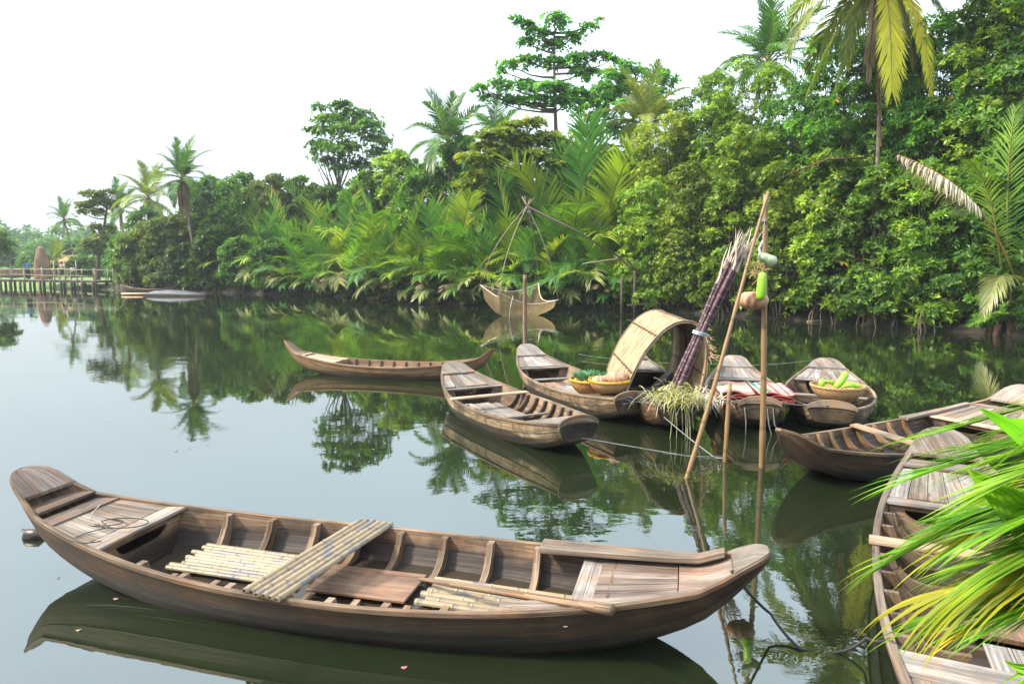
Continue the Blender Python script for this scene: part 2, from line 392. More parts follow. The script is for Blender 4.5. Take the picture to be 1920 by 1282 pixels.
M['nail'] = simple('rusty_nails', (.05, .03, .02), .7)
class Hull:
    def __init__(s, name, tip0, tip1, B, z0, r0, r1, tw0, tw1, td0=.07, td1=.07, rn0=.09, rn1=.09, kick0=0, kick1=0, draft=.1, floor=.03,
                 label='', mats=None, p=2.3, cat='boat', group=None, zoff=0.0):
        d = Vector((tip1[0]-tip0[0], tip1[1]-tip0[1], 0)); s.L = d.length
        c = Vector(((tip0[0]+tip1[0])/2, (tip0[1]+tip1[1])/2, zoff))
        s.o = empty(name, c, math.atan2(d.y, d.x), label, cat, group)
        s.B, s.z0, s.r, s.tw, s.td, s.rn, s.kick, s.draft, s.floor, s.p = B, z0, (r0, r1), (tw0, tw1), (td0, td1), (rn0, rn1), (kick0, kick1), draft, floor, p
        s.m = mats
    def e(s, t): return (0 if t < .5 else 1), abs(2*t-1)
    def w(s, t):
        k, a = s.e(t); w = s.tw[k]+(s.B/2-s.tw[k])*max(0, 1-a**s.p)
        rn = s.rn[k]
        if rn and a > 1-rn: w *= math.sqrt(max(.003, 1-((a-1+rn)/rn)**2))
        return w
    def zs(s, t):
        k, a = s.e(t); z = s.z0+s.r[k]*a**2.4
        return z+s.kick[k]*smooth((a-.84)/.16)
    def zb(s, t):
        k, a = s.e(t); return -s.draft+(s.zs(t)-s.td[k]+s.draft)*a**3.0
    def x(s, t): return (t-.5)*s.L
    def inner(s, t):
        w = max(s.w(t)-.028, .004); zb = max(s.zb(t)+.03, s.floor); zt = s.zs(t)
        zb = min(zb, zt-.02)
        return [((y-(.012 if i >= 6 else 0))*w, zb+z*(zt-zb)) for i, (y, z) in enumerate(SEC)]
    def yin(s, t, z):
        pts = s.inner(t)
        for (y0, z0), (y1, z1) in zip(pts, pts[1:]):
            if z1 > z0 and z0 <= z <= z1: return y0+(y1-y0)*(z-z0)/(z1-z0)
        return pts[-1][0] if z > pts[-1][1] else pts[1][0]
    def world(s, t, y, z):
        a = s.o.rotation_euler.z; X = s.x(t)
        return s.o.location+Vector((X*math.cos(a)-y*math.sin(a), X*math.sin(a)+y*math.cos(a), z))
    def shell(s):
        mb = MB()
        ts = sorted(set([i/46 for i in range(47)]+[.004, .01, .03, .97, .99, .996, .015, .985]))
        O = []; I = []
        for t in ts:
            w = s.w(t); zb = s.zb(t); zt = s.zs(t); X = s.x(t)
            so = [(y*w, zb+z*(zt-zb)) for y, z in SEC]
            if True: so = [(y, z) for (y, z) in so]
            si = s.inner(t)
            O.append([(X, -y, z) for y, z in reversed(so)]+[(X, y, z) for y, z in so[1:]])
            I.append([(X, -y, z) for y, z in reversed(si)]+[(X, y, z) for y, z in si[1:]])
        n = len(O[0]); ks = len(SEC)
        for G, mi, fl in ((O, 0, 0), (I, 1, 1)):
            varr = {}
            for j in range(n-1):
                jj = abs(j-(n-1)/2); strake = 0 if jj < 2 else (1 if jj < 5 else 2)
                side = 0 if j < (n-1)/2 else 1
                va = varr.setdefault((strake, side), R.random()); vo = (strake*3+side*7)+mi*11
                acc = j*.09
                for i in range(len(ts)-1):
                    q = [G[i][j], G[i+1][j], G[i+1][j+1], G[i][j+1]]
                    uv = [(G[i][j][0], vo+acc), (G[i+1][j][0], vo+acc), (G[i+1][j][0], vo+acc+.09), (G[i][j][0], vo+acc+.09)]
                    if not fl: q = q[::-1]; uv = uv[::-1]
                    mb.face(q, uv, va, mi)
        Rn = random.Random(int(s.L*997)); q_ = .07
        for k in range(int(s.L/q_)):     # nail heads and small plugs along the top strake
            t = .05+.9*(k+Rn.random()*.4)/int(s.L/q_)
            if k % 3: continue
            w = s.w(t); zb = s.zb(t); zt = s.zs(t)
            for yf, zf_ in ((.968, .76), (.935, .645)):
                for sg in (1, -1):
                    x_, y_, z_ = s.x(t)+Rn.uniform(-.02, .02), sg*(yf*w+.0035), zb+(zf_+Rn.uniform(-.02, .02))*(zt-zb); r_ = .0055
                    mb.face([(x_-r_, y_, z_-r_), (x_+r_, y_, z_-r_), (x_+r_, y_, z_+r_), (x_-r_, y_, z_+r_)][::sg], None, 0, 2)
        for G_i in (0, len(ts)-1):   # end faces
            mb.face([O[G_i][j] for j in range(n)], None, .5, 0)
        return mb.build('hull', [s.m['out'], s.m['in'], M['nail']], s.o)
    def gunwale(s, t0=0.0, t1=1.0, wd=.042, mat_=None, out=.012, th=.035):
        mb = MB(); ts = [t0+(t1-t0)*i/40 for i in range(41)]
        if t0 == 0: ts = [0, .003, .008, .015]+ts[1:]
        if t1 == 1: ts = ts[:-1]+[.985, .992, .997, 1]
        ts = sorted(set(ts))
        for sg in (1, -1):
            A = []; B = []
            for t in ts:
                w = s.w(t); A.append((s.x(t), sg*(w+out), s.zs(t)+.01)); B.append((s.x(t), sg*max(w-wd+out, 0), s.zs(t)+.01))
            if sg < 0: A, B = B, A
            mb.ribbon(A, B, th)
        return mb.build('gunwale', mat_ or s.m['rail'], s.o, bevel=.004)
    def rib(s, t, wd=.034, dep=.045, top=0.0, sides=(1, -1)):
        mb = MB()
        for sg in sides:
            pts = s.inner(t); zt = s.zs(t)-top
            pts = [(y, z) for y, z in pts if z < zt-.01]+[(s.yin(t, zt), zt)]
            pts = [(p[0]-.002, p[1]) for p in pts[1:]][::-1]
            A = []; B = []
            for i, (y, z) in enumerate(pts):
                k = i/(len(pts)-1); d = dep*(1+.7*k)
                A.append((s.x(t)-wd/2, sg*y, z)); B.append((s.x(t)-wd/2, sg*(y-d*(1-.5*k)), z+d*.9*k))
            if sg > 0: A, B = B, A
            mb.ribbon(A, B, (wd, 0, 0))
        zf = s.inner(t)[0][1]
        yb = s.inner(t)[2][0]
        mb.beam((s.x(t), -yb, zf+.02), (s.x(t), yb, zf+.02), wd*1.1, .04)
        return mb.build('rib', s.m['rib'], s.o)
    def deck(s, t0, t1, n, name='deck', dz=-.005, mat_=None, inset=.03, th=.022, gap=.006, seg=8, jag=0.0, y0=-1, y1=1, crown=0.0):
        mb = MB()
        for j in range(n):
            f0 = y0+(y1-y0)*j/n; f1 = y0+(y1-y0)*(j+1)/n; e0 = R.uniform(-jag, jag); e1 = R.uniform(-jag, jag)
            A = []; B = []; h = R.uniform(-.002, .002)
            for i in range(seg+1):
                t = t0+(t1-t0)*i/seg
                if i == 0: t += e0
                if i == seg: t += e1
                w = max(s.w(t)-inset, .003)
                ga, gb = f0*w+gap/2, f1*w-gap/2
                if gb < ga: ga = gb = (ga+gb)/2
                A.append((s.x(t), gb, s.zs(t)+dz+h+crown*(1-(gb/w)**2))); B.append((s.x(t), ga, s.zs(t)+dz+h+crown*(1-(ga/w)**2)))
            mb.ribbon(A, B, th)
        return mb.build(name, mat_ or s.m['deck'], s.o, bevel=.002)
    def cross(s, t, wd, z=None, name='thwart', mat_=None, th=.025, over=-.035, dz=0.0, yr=(-1, 1), skew=0.0):
        """a board lying crosswise at station t; wd along the boat"""
        mb = MB(); A = []; B = []; ta, tb = t-wd/2/s.L, t+wd/2/s.L
        for f in (yr[0], yr[0]*.5+yr[1]*.5, yr[1]):
            za = s.zs(t) if z is None else z
            wa = (s.w(ta) if z is None else s.yin(ta, z))+over; wb = (s.w(tb) if z is None else s.yin(tb, z))+over
            A.append((s.x(ta)+skew*f, wa*f, za+dz)); B.append((s.x(tb)+skew*f, wb*f, za+dz))
        mb.ribbon(A, B, th)
        return mb.build(name, mat_ or s.m['deck'], s.o, bevel=.003)
    def bulkhead(s, t, slot=(.28, .55, .75), th=.02, name='bulkhead', mat_=None, top=-.028):
        """closing board with a long slot: slot = (half width, low, high as share of the height)"""
        mb = MB(); zt = s.zs(t)+top; zf = s.inner(t)[0][1]; X = s.x(t); n = 32
        ymax = s.yin(t, zt)-.002
        ys = [-ymax+2*ymax*i/n for i in range(n+1)]
        def zbot(y):
            y = abs(y); pts = s.inner(t)
            if y <= pts[1][0]: return zf
            for (a0, b0), (a1, b1) in zip(pts[1:], pts[2:]):
                if a1 > a0 and a0 <= y <= a1: return b0+(b1-b0)*(y-a0)/(a1-a0)
            return pts[-1][1]
        H = zt-zf; sw, lo, hi = slot
        def hole(y):
            k = abs(y)/sw
            if k >= 1: return None
            return zf+H*(lo+(hi-lo)*(k**6)*.85), zf+H*hi
        def strip(col):
            if len(col) < 2: return
            mb.ribbon([(X, y, b) for y, a, b in col], [(X, y, a) for y, a, b in col], (th, 0, 0), var=.45)
        full = []; k = 0
        segs = {'l': [], 'r': [], 'lo': [], 'up': []}
        for y in ys:
            if y <= -sw: segs['l'].append((y, zbot(y), zt))
            elif y >= sw: segs['r'].append((y, zbot(y), zt))
        segs['l'].append((-sw, zbot(-sw), zt)); segs['r'].insert(0, (sw, zbot(sw), zt))
        for i in range(25):
            y = -sw+2*sw*i/24; h = hole(y*.9999)
            segs['lo'].append((y, zbot(y), h[0])); segs['up'].append((y, h[1], zt))
        for g in segs.values(): strip(g)
        return mb.build(name, mat_ or s.m['in'], s.o)
    def transom(s, t=.995, arch=.07, th=.03, k=1):
        mb = MB(); w = s.w(t); zb = s.zb(t); zt = s.zs(t); X = s.x(t)
        A = []; B = []
        for i in range(21):
            f = -1+i/10; y = f*(w-.004)
            zlo = zb
            ay = abs(f)
            for (a0, b0), (a1, b1) in zip(SEC, SEC[1:]):
                if a0 <= ay <= a1 and a1 > a0: zlo = zb+(b0+(b1-b0)*(ay-a0)/(a1-a0))*(zt-zb)
            A.append((X, y, zt+arch*(1-f*f)**.7)); B.append((X, y, min(zlo, zt-.01)+.004))
        mb.ribbon(A, B, (th if k else -th, 0, 0), var=.4)
        mc = MB(); m_ = len(A)
        mc.ribbon([a_+Vector((0, 0, .006)) if hasattr(a_, 'x') else Vector(a_)+Vector((.004, 0, .006)) for a_ in A], [Vector(a_)+Vector((.004, 0, -.055-.05*(1-(abs(-1+i/10))**2))) for i, a_ in enumerate(A)], (th+.012, 0, 0), var=.6)
        mc.build('arched_board', s.m['rail'], s.o, bevel=.003)
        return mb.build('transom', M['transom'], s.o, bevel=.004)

MA = dict(out=M['hull_out'], **{'in': M['hull_in']}, rail=M['rail'], rib=M['rib'], deck=M['deck'])
MG = dict(out=M['grey_out'], **{'in': M['grey_in']}, rail=M['grey_in'], rib=M['grey_rib'], deck=M['grey_deck'])
MT = dict(out=M['tan_out'], **{'in': M['tan_in']}, rail=M['tan_in'], rib=M['grey_rib'], deck=M['pale_plank'])
MR = dict(out=M['hull_out'], **{'in': M['hull_in']}, rail=M['rail'], rib=M['tan_out'], deck=M['red_deck'])

def half_bamboo(mb, p0, p1, r, nodes=6, up=(0, 0, 1), n=7):
    """half-round split cane with joints, open side down"""
    p0 = Vector(p0); p1 = Vector(p1); d = (p1-p0).normalized(); sd = d.cross(Vector(up)).normalized(); u = sd.cross(d)
    var = R.random(); ou, ov = R.random()*9, R.random()*9; rows = []; L = (p1-p0).length
    ts = []; ph = R.random()*.9
    for i in range(nodes+1):
        k = (i+ph)/nodes
        for dk in (-.012, 0, .012):
            if 0 < k+dk < 1: ts.append((k+dk, 1.13 if dk == 0 else 1.0))
    ts = [(0, 1.0)]+sorted(ts)+[(1, 1.0)]
    for t, sc in ts:
        c = p0+(p1-p0)*t
        rows.append([c+(sd*math.cos(a)+u*math.sin(a))*r*sc for a in [PI*k/(n-1) for k in range(n)]])
    for i in range(len(rows)-1):
        for j in range(n-1):
            q = [rows[i][j], rows[i][j+1], rows[i+1][j+1], rows[i+1][j]]
            a, b = ou+ts[i][0]*L, ou+ts[i+1][0]*L
            mb.face(q, [(a, ov+j*.01), (a, ov+j*.01+.01), (b, ov+j*.01+.01), (b, ov+j*.01)], var)
    for row in (rows[0], rows[-1]):
        inner = [p.lerp((row[0]+row[-1])/2, .3) for p in row]
        for j in range(n-1): mb.face([row[j], row[j+1], inner[j+1], inner[j]], None, .2)
    # solid underside keeps the cane opaque
    mb.face([rows[0][0], rows[-1][0], rows[-1][-1], rows[0][-1]], None, .2)

# ---------------- A: the big sampan in front
TA0 = PZ(40, 874, .80); TA1 = PZ(1444, 1050, .62)
A = Hull('wooden_sampan', TA0, TA1, 1.34, .30, .30, .24, 0.155, .10, .05, .05, .045, .032, .18, .14, draft=.12, floor=.0,
         label='largest brown sampan in front, bamboo slats laid across it', mats=MA, p=2.1)
A.shell(); A.gunwale()
A.deck(.003, .046, 3, 'nose_plate', dz=.014, mat_=M['red_deck'], inset=0.0, th=.03, gap=.002, seg=10)
A.cross(.0625, .186, mat_=M['red_deck'], name='deck_board', dz=-.004); A.cross(.0945, .186, mat_=M['red_deck'], name='deck_board', dz=-.006)
A.deck(.1115, .178, 8, 'bow_deck', dz=-.004, seg=5, mat_=M['deck'])
A.cross(.191, .16, name='deck_edge', dz=.0)
A.bulkhead(.195, (.27, .60, .86), mat_=M['hull_in'])
for t in (.272, .338, .405, .470, .533, .598, .664, .73): A.rib(t, dep=.075, wd=.05)
A.bulkhead(.83, (.2, .3, .8))
A.cross(.805, .15, name='deck_edge', dz=-.035, mat_=M['grey_deck'])
A.deck(.816, .905, 7, 'stern_deck', dz=-.03, mat_=M['red_deck'])
A.deck(.906, .962, 1, 'deck_board', dz=-.024, mat_=M['red_deck'])
A.deck(.962, .998, 1, 'nose_plate', dz=.018, mat_=M['grey_deck'], inset=0, th=.04, seg=10)
mb = MB()
def sideplank(H, t0, t1, sg, wd0, wd1, dz, th=.03, inn=.0, n=8):
    A_ = []; B_ = []
    for i in range(n+1):
        t = t0+(t1-t0)*i/n; w = H.w(t)-inn; k = wd0+(wd1-wd0)*i/n
        A_.append((H.x(t), sg*w, H.zs(t)+dz)); B_.append((H.x(t), sg*max(w-k, .0), H.zs(t)+dz))
    if sg < 0: A_, B_ = B_, A_
    mb.ribbon(A_, B_, th)
sideplank(A, .735, .955, 1, .20, .09, .05, .04)
mb.build('side_plank', M['deck'], A.o, bevel=.004); mb = MB()
sideplank(A, .72, .93, -1, .17, .05, -.004, .02, .035)
mb.build('side_plank', M['deck'], A.o, bevel=.004)
# dark bilge water lying in the bottom
m_, nt, out = mat('bilge_water'); b = N(nt, 'ShaderNodeBsdfPrincipled'); b.inputs['Base Color'].default_value = (.035, .027, .02, 1); b.inputs['Roughness'].default_value = .09; b.inputs['IOR'].default_value = 1.25
nt.links.new(b.outputs[0], out.inputs[0]); M['bilge'] = m_
mb = MB(); PA = []; PB = []
for i in range(21):
    t = .21+(.80-.225)*i/20; y = A.yin(t, .078)-.001; PA.append((A.x(t), y, .078)); PB.append((A.x(t), -y, .078))
mb.ribbon(PA, PB, .02); mb.build('bilge_water', M['bilge'], A.o)
# fixed board on the floor
mb = MB(); mb.beam((A.x(.462), .03, .125), (A.x(.592), .03, .125), .44, .02, var=.5); mb.build('floor_board', M['ply'], A.o, bevel=.003)

def bamboo_mat_thing(name, H, pts0, pts1, n, wd, r, label, group=None, nodes=6, jit=.02):
    """n split canes side by side from pts0 to pts1 (local to hull H), tied with two cords; a thing of its own"""
    p0 = H.world(*pts0); p1 = H.world(*pts1)
    o = empty(name, (p0+p1)/2, 0, label, 'bamboo mat', group)
    c = (p0+p1)/2; d = (p1-p0); u = d.normalized(); sd = u.cross(Vector((0, 0, 1))).normalized()
    for i in range(n):
        off = sd*((i+.5)/n-.5)*wd
        m2 = MB(); j0 = R.uniform(-jit, jit); j1 = R.uniform(-jit, jit)
        half_bamboo(m2, p0-c+off+u*j0, p1-c+off+u*j1, wd/n*.455, nodes)
        m2.build('cane', M['bamboo'], o, smooth=True)
    m3 = MB()
    for f in (-.36, .36):
        for e in (-.006, .006):
            m3.tube([d*f+u*e-sd*wd/2+Vector((0, 0, -.004)), d*f+u*e+sd*wd/2+Vector((0, 0, -.004))], .004, 5)
    m3.build('tie', M['cord'], o)
    return o
zt = .31
bamboo_mat_thing('bamboo_mat', A, (.487, .70, A.zs(.49)+.02), (.458, -.70, A.zs(.46)+.02), 6, .34, .028, 'long split bamboo mat laid crosswise over both gunwales of the front sampan', nodes=5)
bamboo_mat_thing('bamboo_mat', A, (.255, .12, .12), (.44, .08, .12), 10, .50, .028, 'bamboo slat mat on the floor near the slotted deck end of the front sampan', nodes=4, jit=.05)
bamboo_mat_thing('bamboo_mat', A, (.605, .03, .12), (.785, -.02, .12), 7, .42, .028, 'bamboo slat floor mat under the oar in the front sampan', nodes=4, jit=.06)
# oar
oa = A.world(.594, .06, .19); ob_ = A.world(.842, -.52, A.zs(.84)+.035)
o = empty('oar', (oa+ob_)/2, 0, 'long wooden oar resting slantwise in the front sampan', 'oar')
c_ = (oa+ob_)/2; mb = MB(); d = ob_-oa
mb.tube([oa-c_+d*k for k in (0, .2, .6, .86, .93, 1)], [.012, .024, .026, .028, .034, .036], 10); mb.build('shaft', M['rail'], o, smooth=True)
# small white bowl
mb = MB(); mb.lathe([(.0, 0), (.035, .0), (.06, .03), (.07, .06), (.064, .06), (.05, .03), (0, .012)], 18)
o = mb.build('bowl', simple('white_plastic', (.75, .76, .76), .35), None, smooth=True, loc=A.world(.79, -.40, .2)); tag(o, 'small white plastic bowl under the oar handle of the front sampan', 'bowl')
# thin cord looped on the bow deck
pts = []
for i in range(29):
    a = 2*PI*i/28; pts.append((-.02-.17*math.cos(a)-.15, .08*math.sin(a), .004+.001*i/4))
for i in range(1, 29):
    a = 2*PI*i/28; pts.append((.03+.19-.19*math.cos(a)*1.0-.19, -.03-.10*math.sin(a*.98), .008+.0005*i))
pts += [(-.05, -.1, .01), (-.16, -.22, .008), (-.20, -.36, .008), (-.05, -.42, .008), (.05, -.38, .008)]
o = empty('looped_cord', A.world(.175, -.05, A.zs(.175)+.012), A.o.rotation_euler.z+.25, 'thin dark cord looped on the slotted deck of the front sampan', 'cord')
mb = MB(); mb.tube(pts, .0045, 5); mb.build('coil', M['rope'], o, smooth=True)
mb = MB(); mb.tube([(-.28, .02, .0), (-.26, .03, .07), (-.2, .05, .14)], .006, 5); mb.build('peg', simple('pale_peg', (.55, .45, .4)), o)
# driftwood beside the bow
mb = MB(); mb.tube([(-.09, 0, .0), (-.05, .01, .03), (.04, 0, .035), (.12, -.02, .0)], [.02, .055, .05, .02], 8); mb.tube([(-.05, 0, .03), (-.11, .03, .07)], [.03, .01], 6)
o = mb.build('driftwood', simple('sodden_wood', (.05, .03, .025), .4, bumps=.02), None, smooth=True, loc=PZ(62, 1008, 0)); tag(o, 'dark sodden piece of driftwood floating beside the largest sampan', 'driftwood')

# ---------------- B: slim boat behind
B = Hull('wooden_sampan', PZ(533, 638, .72), PZ(928, 654, .70), .98, .27, .28, .30, .05, .04, .05, .05, .05, .05, .17, .15, draft=.08,
         label='slim tan rowing boat with upswept ends, furthest of the moored boats on open water', mats=MT, p=1.9)
B.shell(); B.gunwale(wd=.035)
B.deck(.01, .1, 2, 'nose_plate', dz=.0, mat_=M['red_deck'], seg=6); B.cross(.115, .1, name='deck_board', mat_=M['pale_plank'], dz=.01)
B.deck(.135, .285, 4, 'bow_deck', dz=.0, mat_=M['pale_plank']); B.bulkhead(.283, (.12, .5, .8), mat_=M['tan_in'])
for t in (.32, .38, .44, .5, .56, .62, .68, .74, .8): B.rib(t, wd=.03, dep=.035)
B.deck(.84, .99, 3, 'stern_deck', dz=-.01, mat_=M['tan_in'])

# ---------------- C .. G : the group by the poles
def grey_boat(name, tip0, tip1, label, Bm=1.36, z0=.34, r0=.30, r1=.12, d1=.15, tw1=.30, td1=.24, kick0=.1, mats=MG, ribs=7, plank=None, ends=(.36, .76), floor=.03, tw0=.17, arch=.10, nose=M['grey_deck'], rim=None):
    H = Hull(name, tip0, tip1, Bm, z0, r0, r1, tw0, tw1, .09, td1, .075, 0, kick0, .0, draft=.1, floor=floor, label=label, mats=mats, p=2.2, group=None)
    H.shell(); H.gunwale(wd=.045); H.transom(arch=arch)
    H.deck(.006, .085, 1, 'nose_plate', dz=.02, inset=0, th=.045, mat_=nose, seg=10)
    H.deck(.09, d1+.07, 5, 'bow_deck', dz=-.01, jag=.006)
    H.cross(d1+.085, .09, name='deck_edge', dz=-.015)
    H.bulkhead(d1+.08, (.35, .12, .9))
    n = ribs
    for i in range(n): H.rib(ends[0]+(ends[1]-ends[0])*i/(n-1)*1.0, wd=.045, dep=.055)
    return H
C = grey_boat('wooden_sampan', PZ(846, 680, .68), PZ(1085, 790, .47), 'weathered grey boat, leftmost of the moored cluster, streaked hull toward the camera', kick0=.06)
C.deck(.84, .985, 3, 'stern_deck', dz=-.01)
C.deck(.32, .58, 4, 'floor_planks', dz=-.2, y0=-.62, y1=.55, inset=.12, jag=.02)
C.cross(.385, .13, name='thwart', mat_=M['pale_plank'], dz=.02, over=.03)
C.cross(.60, .07, name='thwart', z=.2)
D = grey_boat('wooden_sampan', PZ(985, 645, .74), PZ(1185, 745, .46), 'grey boat carrying the fruit baskets, between the streaked boat and the canopy boat', kick0=.1)
D.cross(.42, .10, dz=-.03, mat_=M['grey_deck']); D.deck(.28, .40, 1, 'floor_board', dz=-.27, mat_=M['ply'], inset=.25)
D.deck(.46, .78, 4, 'floor_planks', dz=-.14, y0=-.75, y1=.75, inset=.08, jag=.01)
D.deck(.80, .985, 3, 'stern_deck', dz=-.02, mat_=M['rail'])
Ebt = grey_boat('wooden_sampan', Vector((2.52, 14.6, .6)), Vector((2.40, 9.95, .46)), 'brown boat with the arched reed canopy, loaded with sugar cane', mats=dict(out=M['tan_out'], **{'in': M['hull_in']}, rail=M['grey_deck'], rib=M['grey_rib'], deck=M['grey_deck']), Bm=1.28)
Ebt.deck(.80, .985, 3, 'stern_deck', dz=-.03)
Ebt.cross(.5, .1, dz=-.05)
F = grey_boat('wooden_sampan', PZ(1376, 672, .66), PZ(1425, 760, .42), 'grey boat stacked with folded woven mats', kick0=.08, Bm=1.28)
F.deck(.5, .985, 4, 'stern_deck', dz=-.07)
G = grey_boat('wooden_sampan', PZ(1549, 674, .66), PZ(1560, 768, .36), 'grey boat with a basket of green gourds, rightmost of the moored cluster', kick0=.05, ribs=8, Bm=1.42, r1=.06, ends=(.34, .8), tw1=.34)
G.cross(.52, .10, dz=-.06, over=-.03)
mb = MB(); mb.beam((G.x(.14), .05, G.zs(.14)+.03), (G.x(.56), .24, G.zs(.5)-.02), .09, .03); mb.build('centre_plank', M['grey_deck'], G.o)
G.deck(.62, .82, 4, 'floor_planks', dz=-.17, y0=-.6, y1=.6, inset=.08)
G.deck(.84, .985, 3, 'stern_deck', dz=-.06)

# ---------------- H: dark boat on the right
HB = Hull('wooden_sampan', PZ(1466, 812, .62), PZ(1925, 722, .74), 1.36, .30, .24, .30, .15, .18, .06, .06, .085, .08, .12, .14, draft=.1,
          label='dark reddish boat at the right, round nose beside the bamboo pole', mats=MR)
HB.shell(); HB.gunwale()
HB.deck(.004, .07, 1, 'nose_plate', dz=.014, inset=0, th=.035, mat_=M['hull_out'], seg=10)
for t in (.13, .19, .25, .31, .37, .43, .50, .56, .62): HB.rib(t, wd=.042, dep=.05)
HB.bulkhead(.72, (.3, .55, .85)); HB.cross(.725, .14, name='deck_edge', mat_=M['pale_plank'])
HB.deck(.74, .87, 7, 'bow_deck', dz=-.004, mat_=M['deck']); HB.cross(.885, .17, name='deck_board', mat_=M['red_deck'], dz=-.004)
HB.deck(.93, .996, 1, 'nose_plate', dz=.014, inset=0, th=.035, mat_=M['deck'], seg=10)
mb = MB(); sideplank(HB, .62, .86, 1, .13, .07, .045, .04); mb.build('side_plank', M['deck'], HB.o, bevel=.004)
HB.cross(.40, .16, name='thwart', mat_=M['pale_plank'], dz=.04, over=.02, skew=.16)
mb = MB(); mb.beam((HB.x(.33), -.3, .08), (HB.x(.36), -.5, .48), .05, .07, up=(0, 1, 0)); mb.build('oar_post', M['rail'], HB.o)

# ---------------- I: boat in the bottom right corner
IB = Hull('wooden_sampan', (4.58, 7.25), (1.80, 1.45), 1.42, .34, .30, .2, .17, .17, .06, .06, .07, .07, .12, .1, draft=.1,
          label='pale boat in the lower right corner behind the palm leaves', mats=dict(out=M['hull_out'], **{'in': M['hull_in']}, rail=M['deck'], rib=M['grey_in'], deck=M['grey_deck']))
IB.shell(); IB.gunwale(wd=.05)
IB.deck(.004, .07, 1, 'nose_plate', dz=.014, inset=0, th=.035, seg=10)
IB.cross(.10, .25, name='deck_board', mat_=M['grey_deck'])
IB.deck(.125, .235, 7, 'bow_deck', dz=-.004); IB.cross(.25, .14, name='deck_edge', mat_=M['grey_deck']); IB.bulkhead(.25, (.42, .55, .85), mat_=M['rib'])
for t in (.30, .345, .39, .44, .49, .54, .59, .635): IB.rib(t, wd=.04, dep=.09)
IB.cross(.41, .15, name='thwart', mat_=M['pale_plank'], dz=.04, over=.035)
IB.cross(.685, .26, name='deck_edge', mat_=M['grey_deck'])
IB.deck(.56, .70, 4, 'floor_planks', dz=-.17, y0=-.2, y1=.75, inset=.08, mat_=M['grey_deck'])
IB.deck(.71, .9, 5, 'stern_deck', dz=-.004)
mb = MB(); mb.beam((IB.x(.43), .12, .12), (IB.x(.53), .12, .12), .6, .03); mb.build('floor_board', M['ply'], IB.o)
# ============================================================ poles, cargo, ropes
def on(H, t, y, dz=0.0, z=None): return H.world(t, y, (H.zs(t) if z is None else z)+dz)
def pole(name, p0, p1, r0, r1, label, cat='bamboo pole', mt=None, n=12, nodes=8, wob=.01, parts=()):
    p0 = Vector(p0); p1 = Vector(p1); mb = MB(); d = p1-p0; L = d.length; pts = []; rad = []
    for i in range(nodes*4+1):
        k = i/(nodes*4); a = k*nodes
        pts.append(d*k+Vector((wob*math.sin(k*5), wob*math.cos(k*4), 0))); rr = r0+(r1-r0)*k
        rad.append(rr*(1.16 if i % 4 == 0 and 0 < i < nodes*4 else 1))
    mb.tube(pts, rad, n)
    o = mb.build(name, mt or M['bamboo_pole'], None, smooth=True, loc=p0); tag(o, label, cat); return o
b0 = PZ(1430, 876, 0); b1 = PY(1437, 365, b0.y)
pole('bamboo_pole', b0-Vector((0, 0, .8)), b1, .037, .03, 'tall upright bamboo pole with gourds and a pumpkin hanging from it', nodes=7)
l0 = PZ(1286, 896, 0); l1 = PY(1443, 360, b0.y-.09)
ld = (l1-l0).normalized()
pole('bamboo_pole', l0-ld*.7, l1, .03, .017, 'thin bamboo pole leaning against the tall upright one', nodes=9, wob=.02)
s0 = PZ(1357, 865, 0); s1 = PY(1370, 718, s0.y+.1)
pole('bamboo_pole', s0-(s1-s0)*.6, s1, .026, .026, 'short bamboo stake standing in front of the folded mats', nodes=3)
d0 = PZ(983, 668, 0); d1 = PY(985, 515, d0.y)
pole('mooring_post', d0-Vector((0, 0, .5)), d1, .06, .05, 'pinkish bare wooden post behind the bow of the fruit boat', 'mooring post', mt=M['tan_in'], nodes=4)

# things hanging on the tall pole
hy = b0.y-.05
def lump(name, loc, scale, mt, label, cat, ribs=0, seed=1, wr=.0, stem=True, rot=(0, 0, 0), flat=.0):
    Rn = random.Random(seed); ph = [Rn.uniform(0, 6) for _ in range(6)]; mb = MB(); P = []
    n = 40; m = 20
    for i in range(n):
        t = 2*PI*i/n; row = []
        for j in range(m+1):
            a = -PI/2+PI*j/m
            r = math.cos(a); z = math.sin(a)
            rib = 1-(wr*abs(math.sin(ribs*t/2))**.6*0+wr*(1-abs(math.sin(ribs*t/2)))**2*r) if ribs else 1
            r2 = r*rib*(1+.03*math.sin(2*t+ph[0])); dip = flat*math.exp(-(r/.28)**2)
            row.append((r2*math.cos(t)*scale[0], r2*math.sin(t)*scale[1], (z-(dip if z > 0 else -dip*.6))*scale[2]))
        P.append(row)
    mb.grid(P, .5, closed_u=True)
    if not stem:
        o = mb.build(name, mt, None, smooth=True, loc=loc); o.rotation_euler = rot; return tag(o, label, cat)
    e = empty(name, loc, 0, label, cat); e.rotation_euler = rot
    mb.build('flesh', mt, e, smooth=True)
    mb = MB(); z = scale[2]*(1-flat); mb.tube([(0, 0, z-.01), (.004, 0, z+.02), (.015, .005, z+.045)], [.014, .009, .011], 6); mb.build('stem', M['stalk'], e, smooth=True)
    return e
m_, nt, out = mat('pumpkin_skin'); ob = N(nt, 'ShaderNodeTexCoord').outputs['Object']
c = ramp(nt, noise(nt, scaled(nt, ob, (6, 6, 2)), 3, 5), [(.35, (.26, .10, .05)), (.5, (.36, .18, .11)), (.68, (.42, .29, .22))])
b = N(nt, 'ShaderNodeBsdfPrincipled'); nt.links.new(c, b.inputs['Base Color']); b.inputs['Roughness'].default_value = .5
nt.links.new(bump(nt, noise(nt, ob, 40, 3), .3, .004), b.inputs['Normal']); nt.links.new(b.outputs[0], out.inputs[0]); M['pumpkin'] = m_
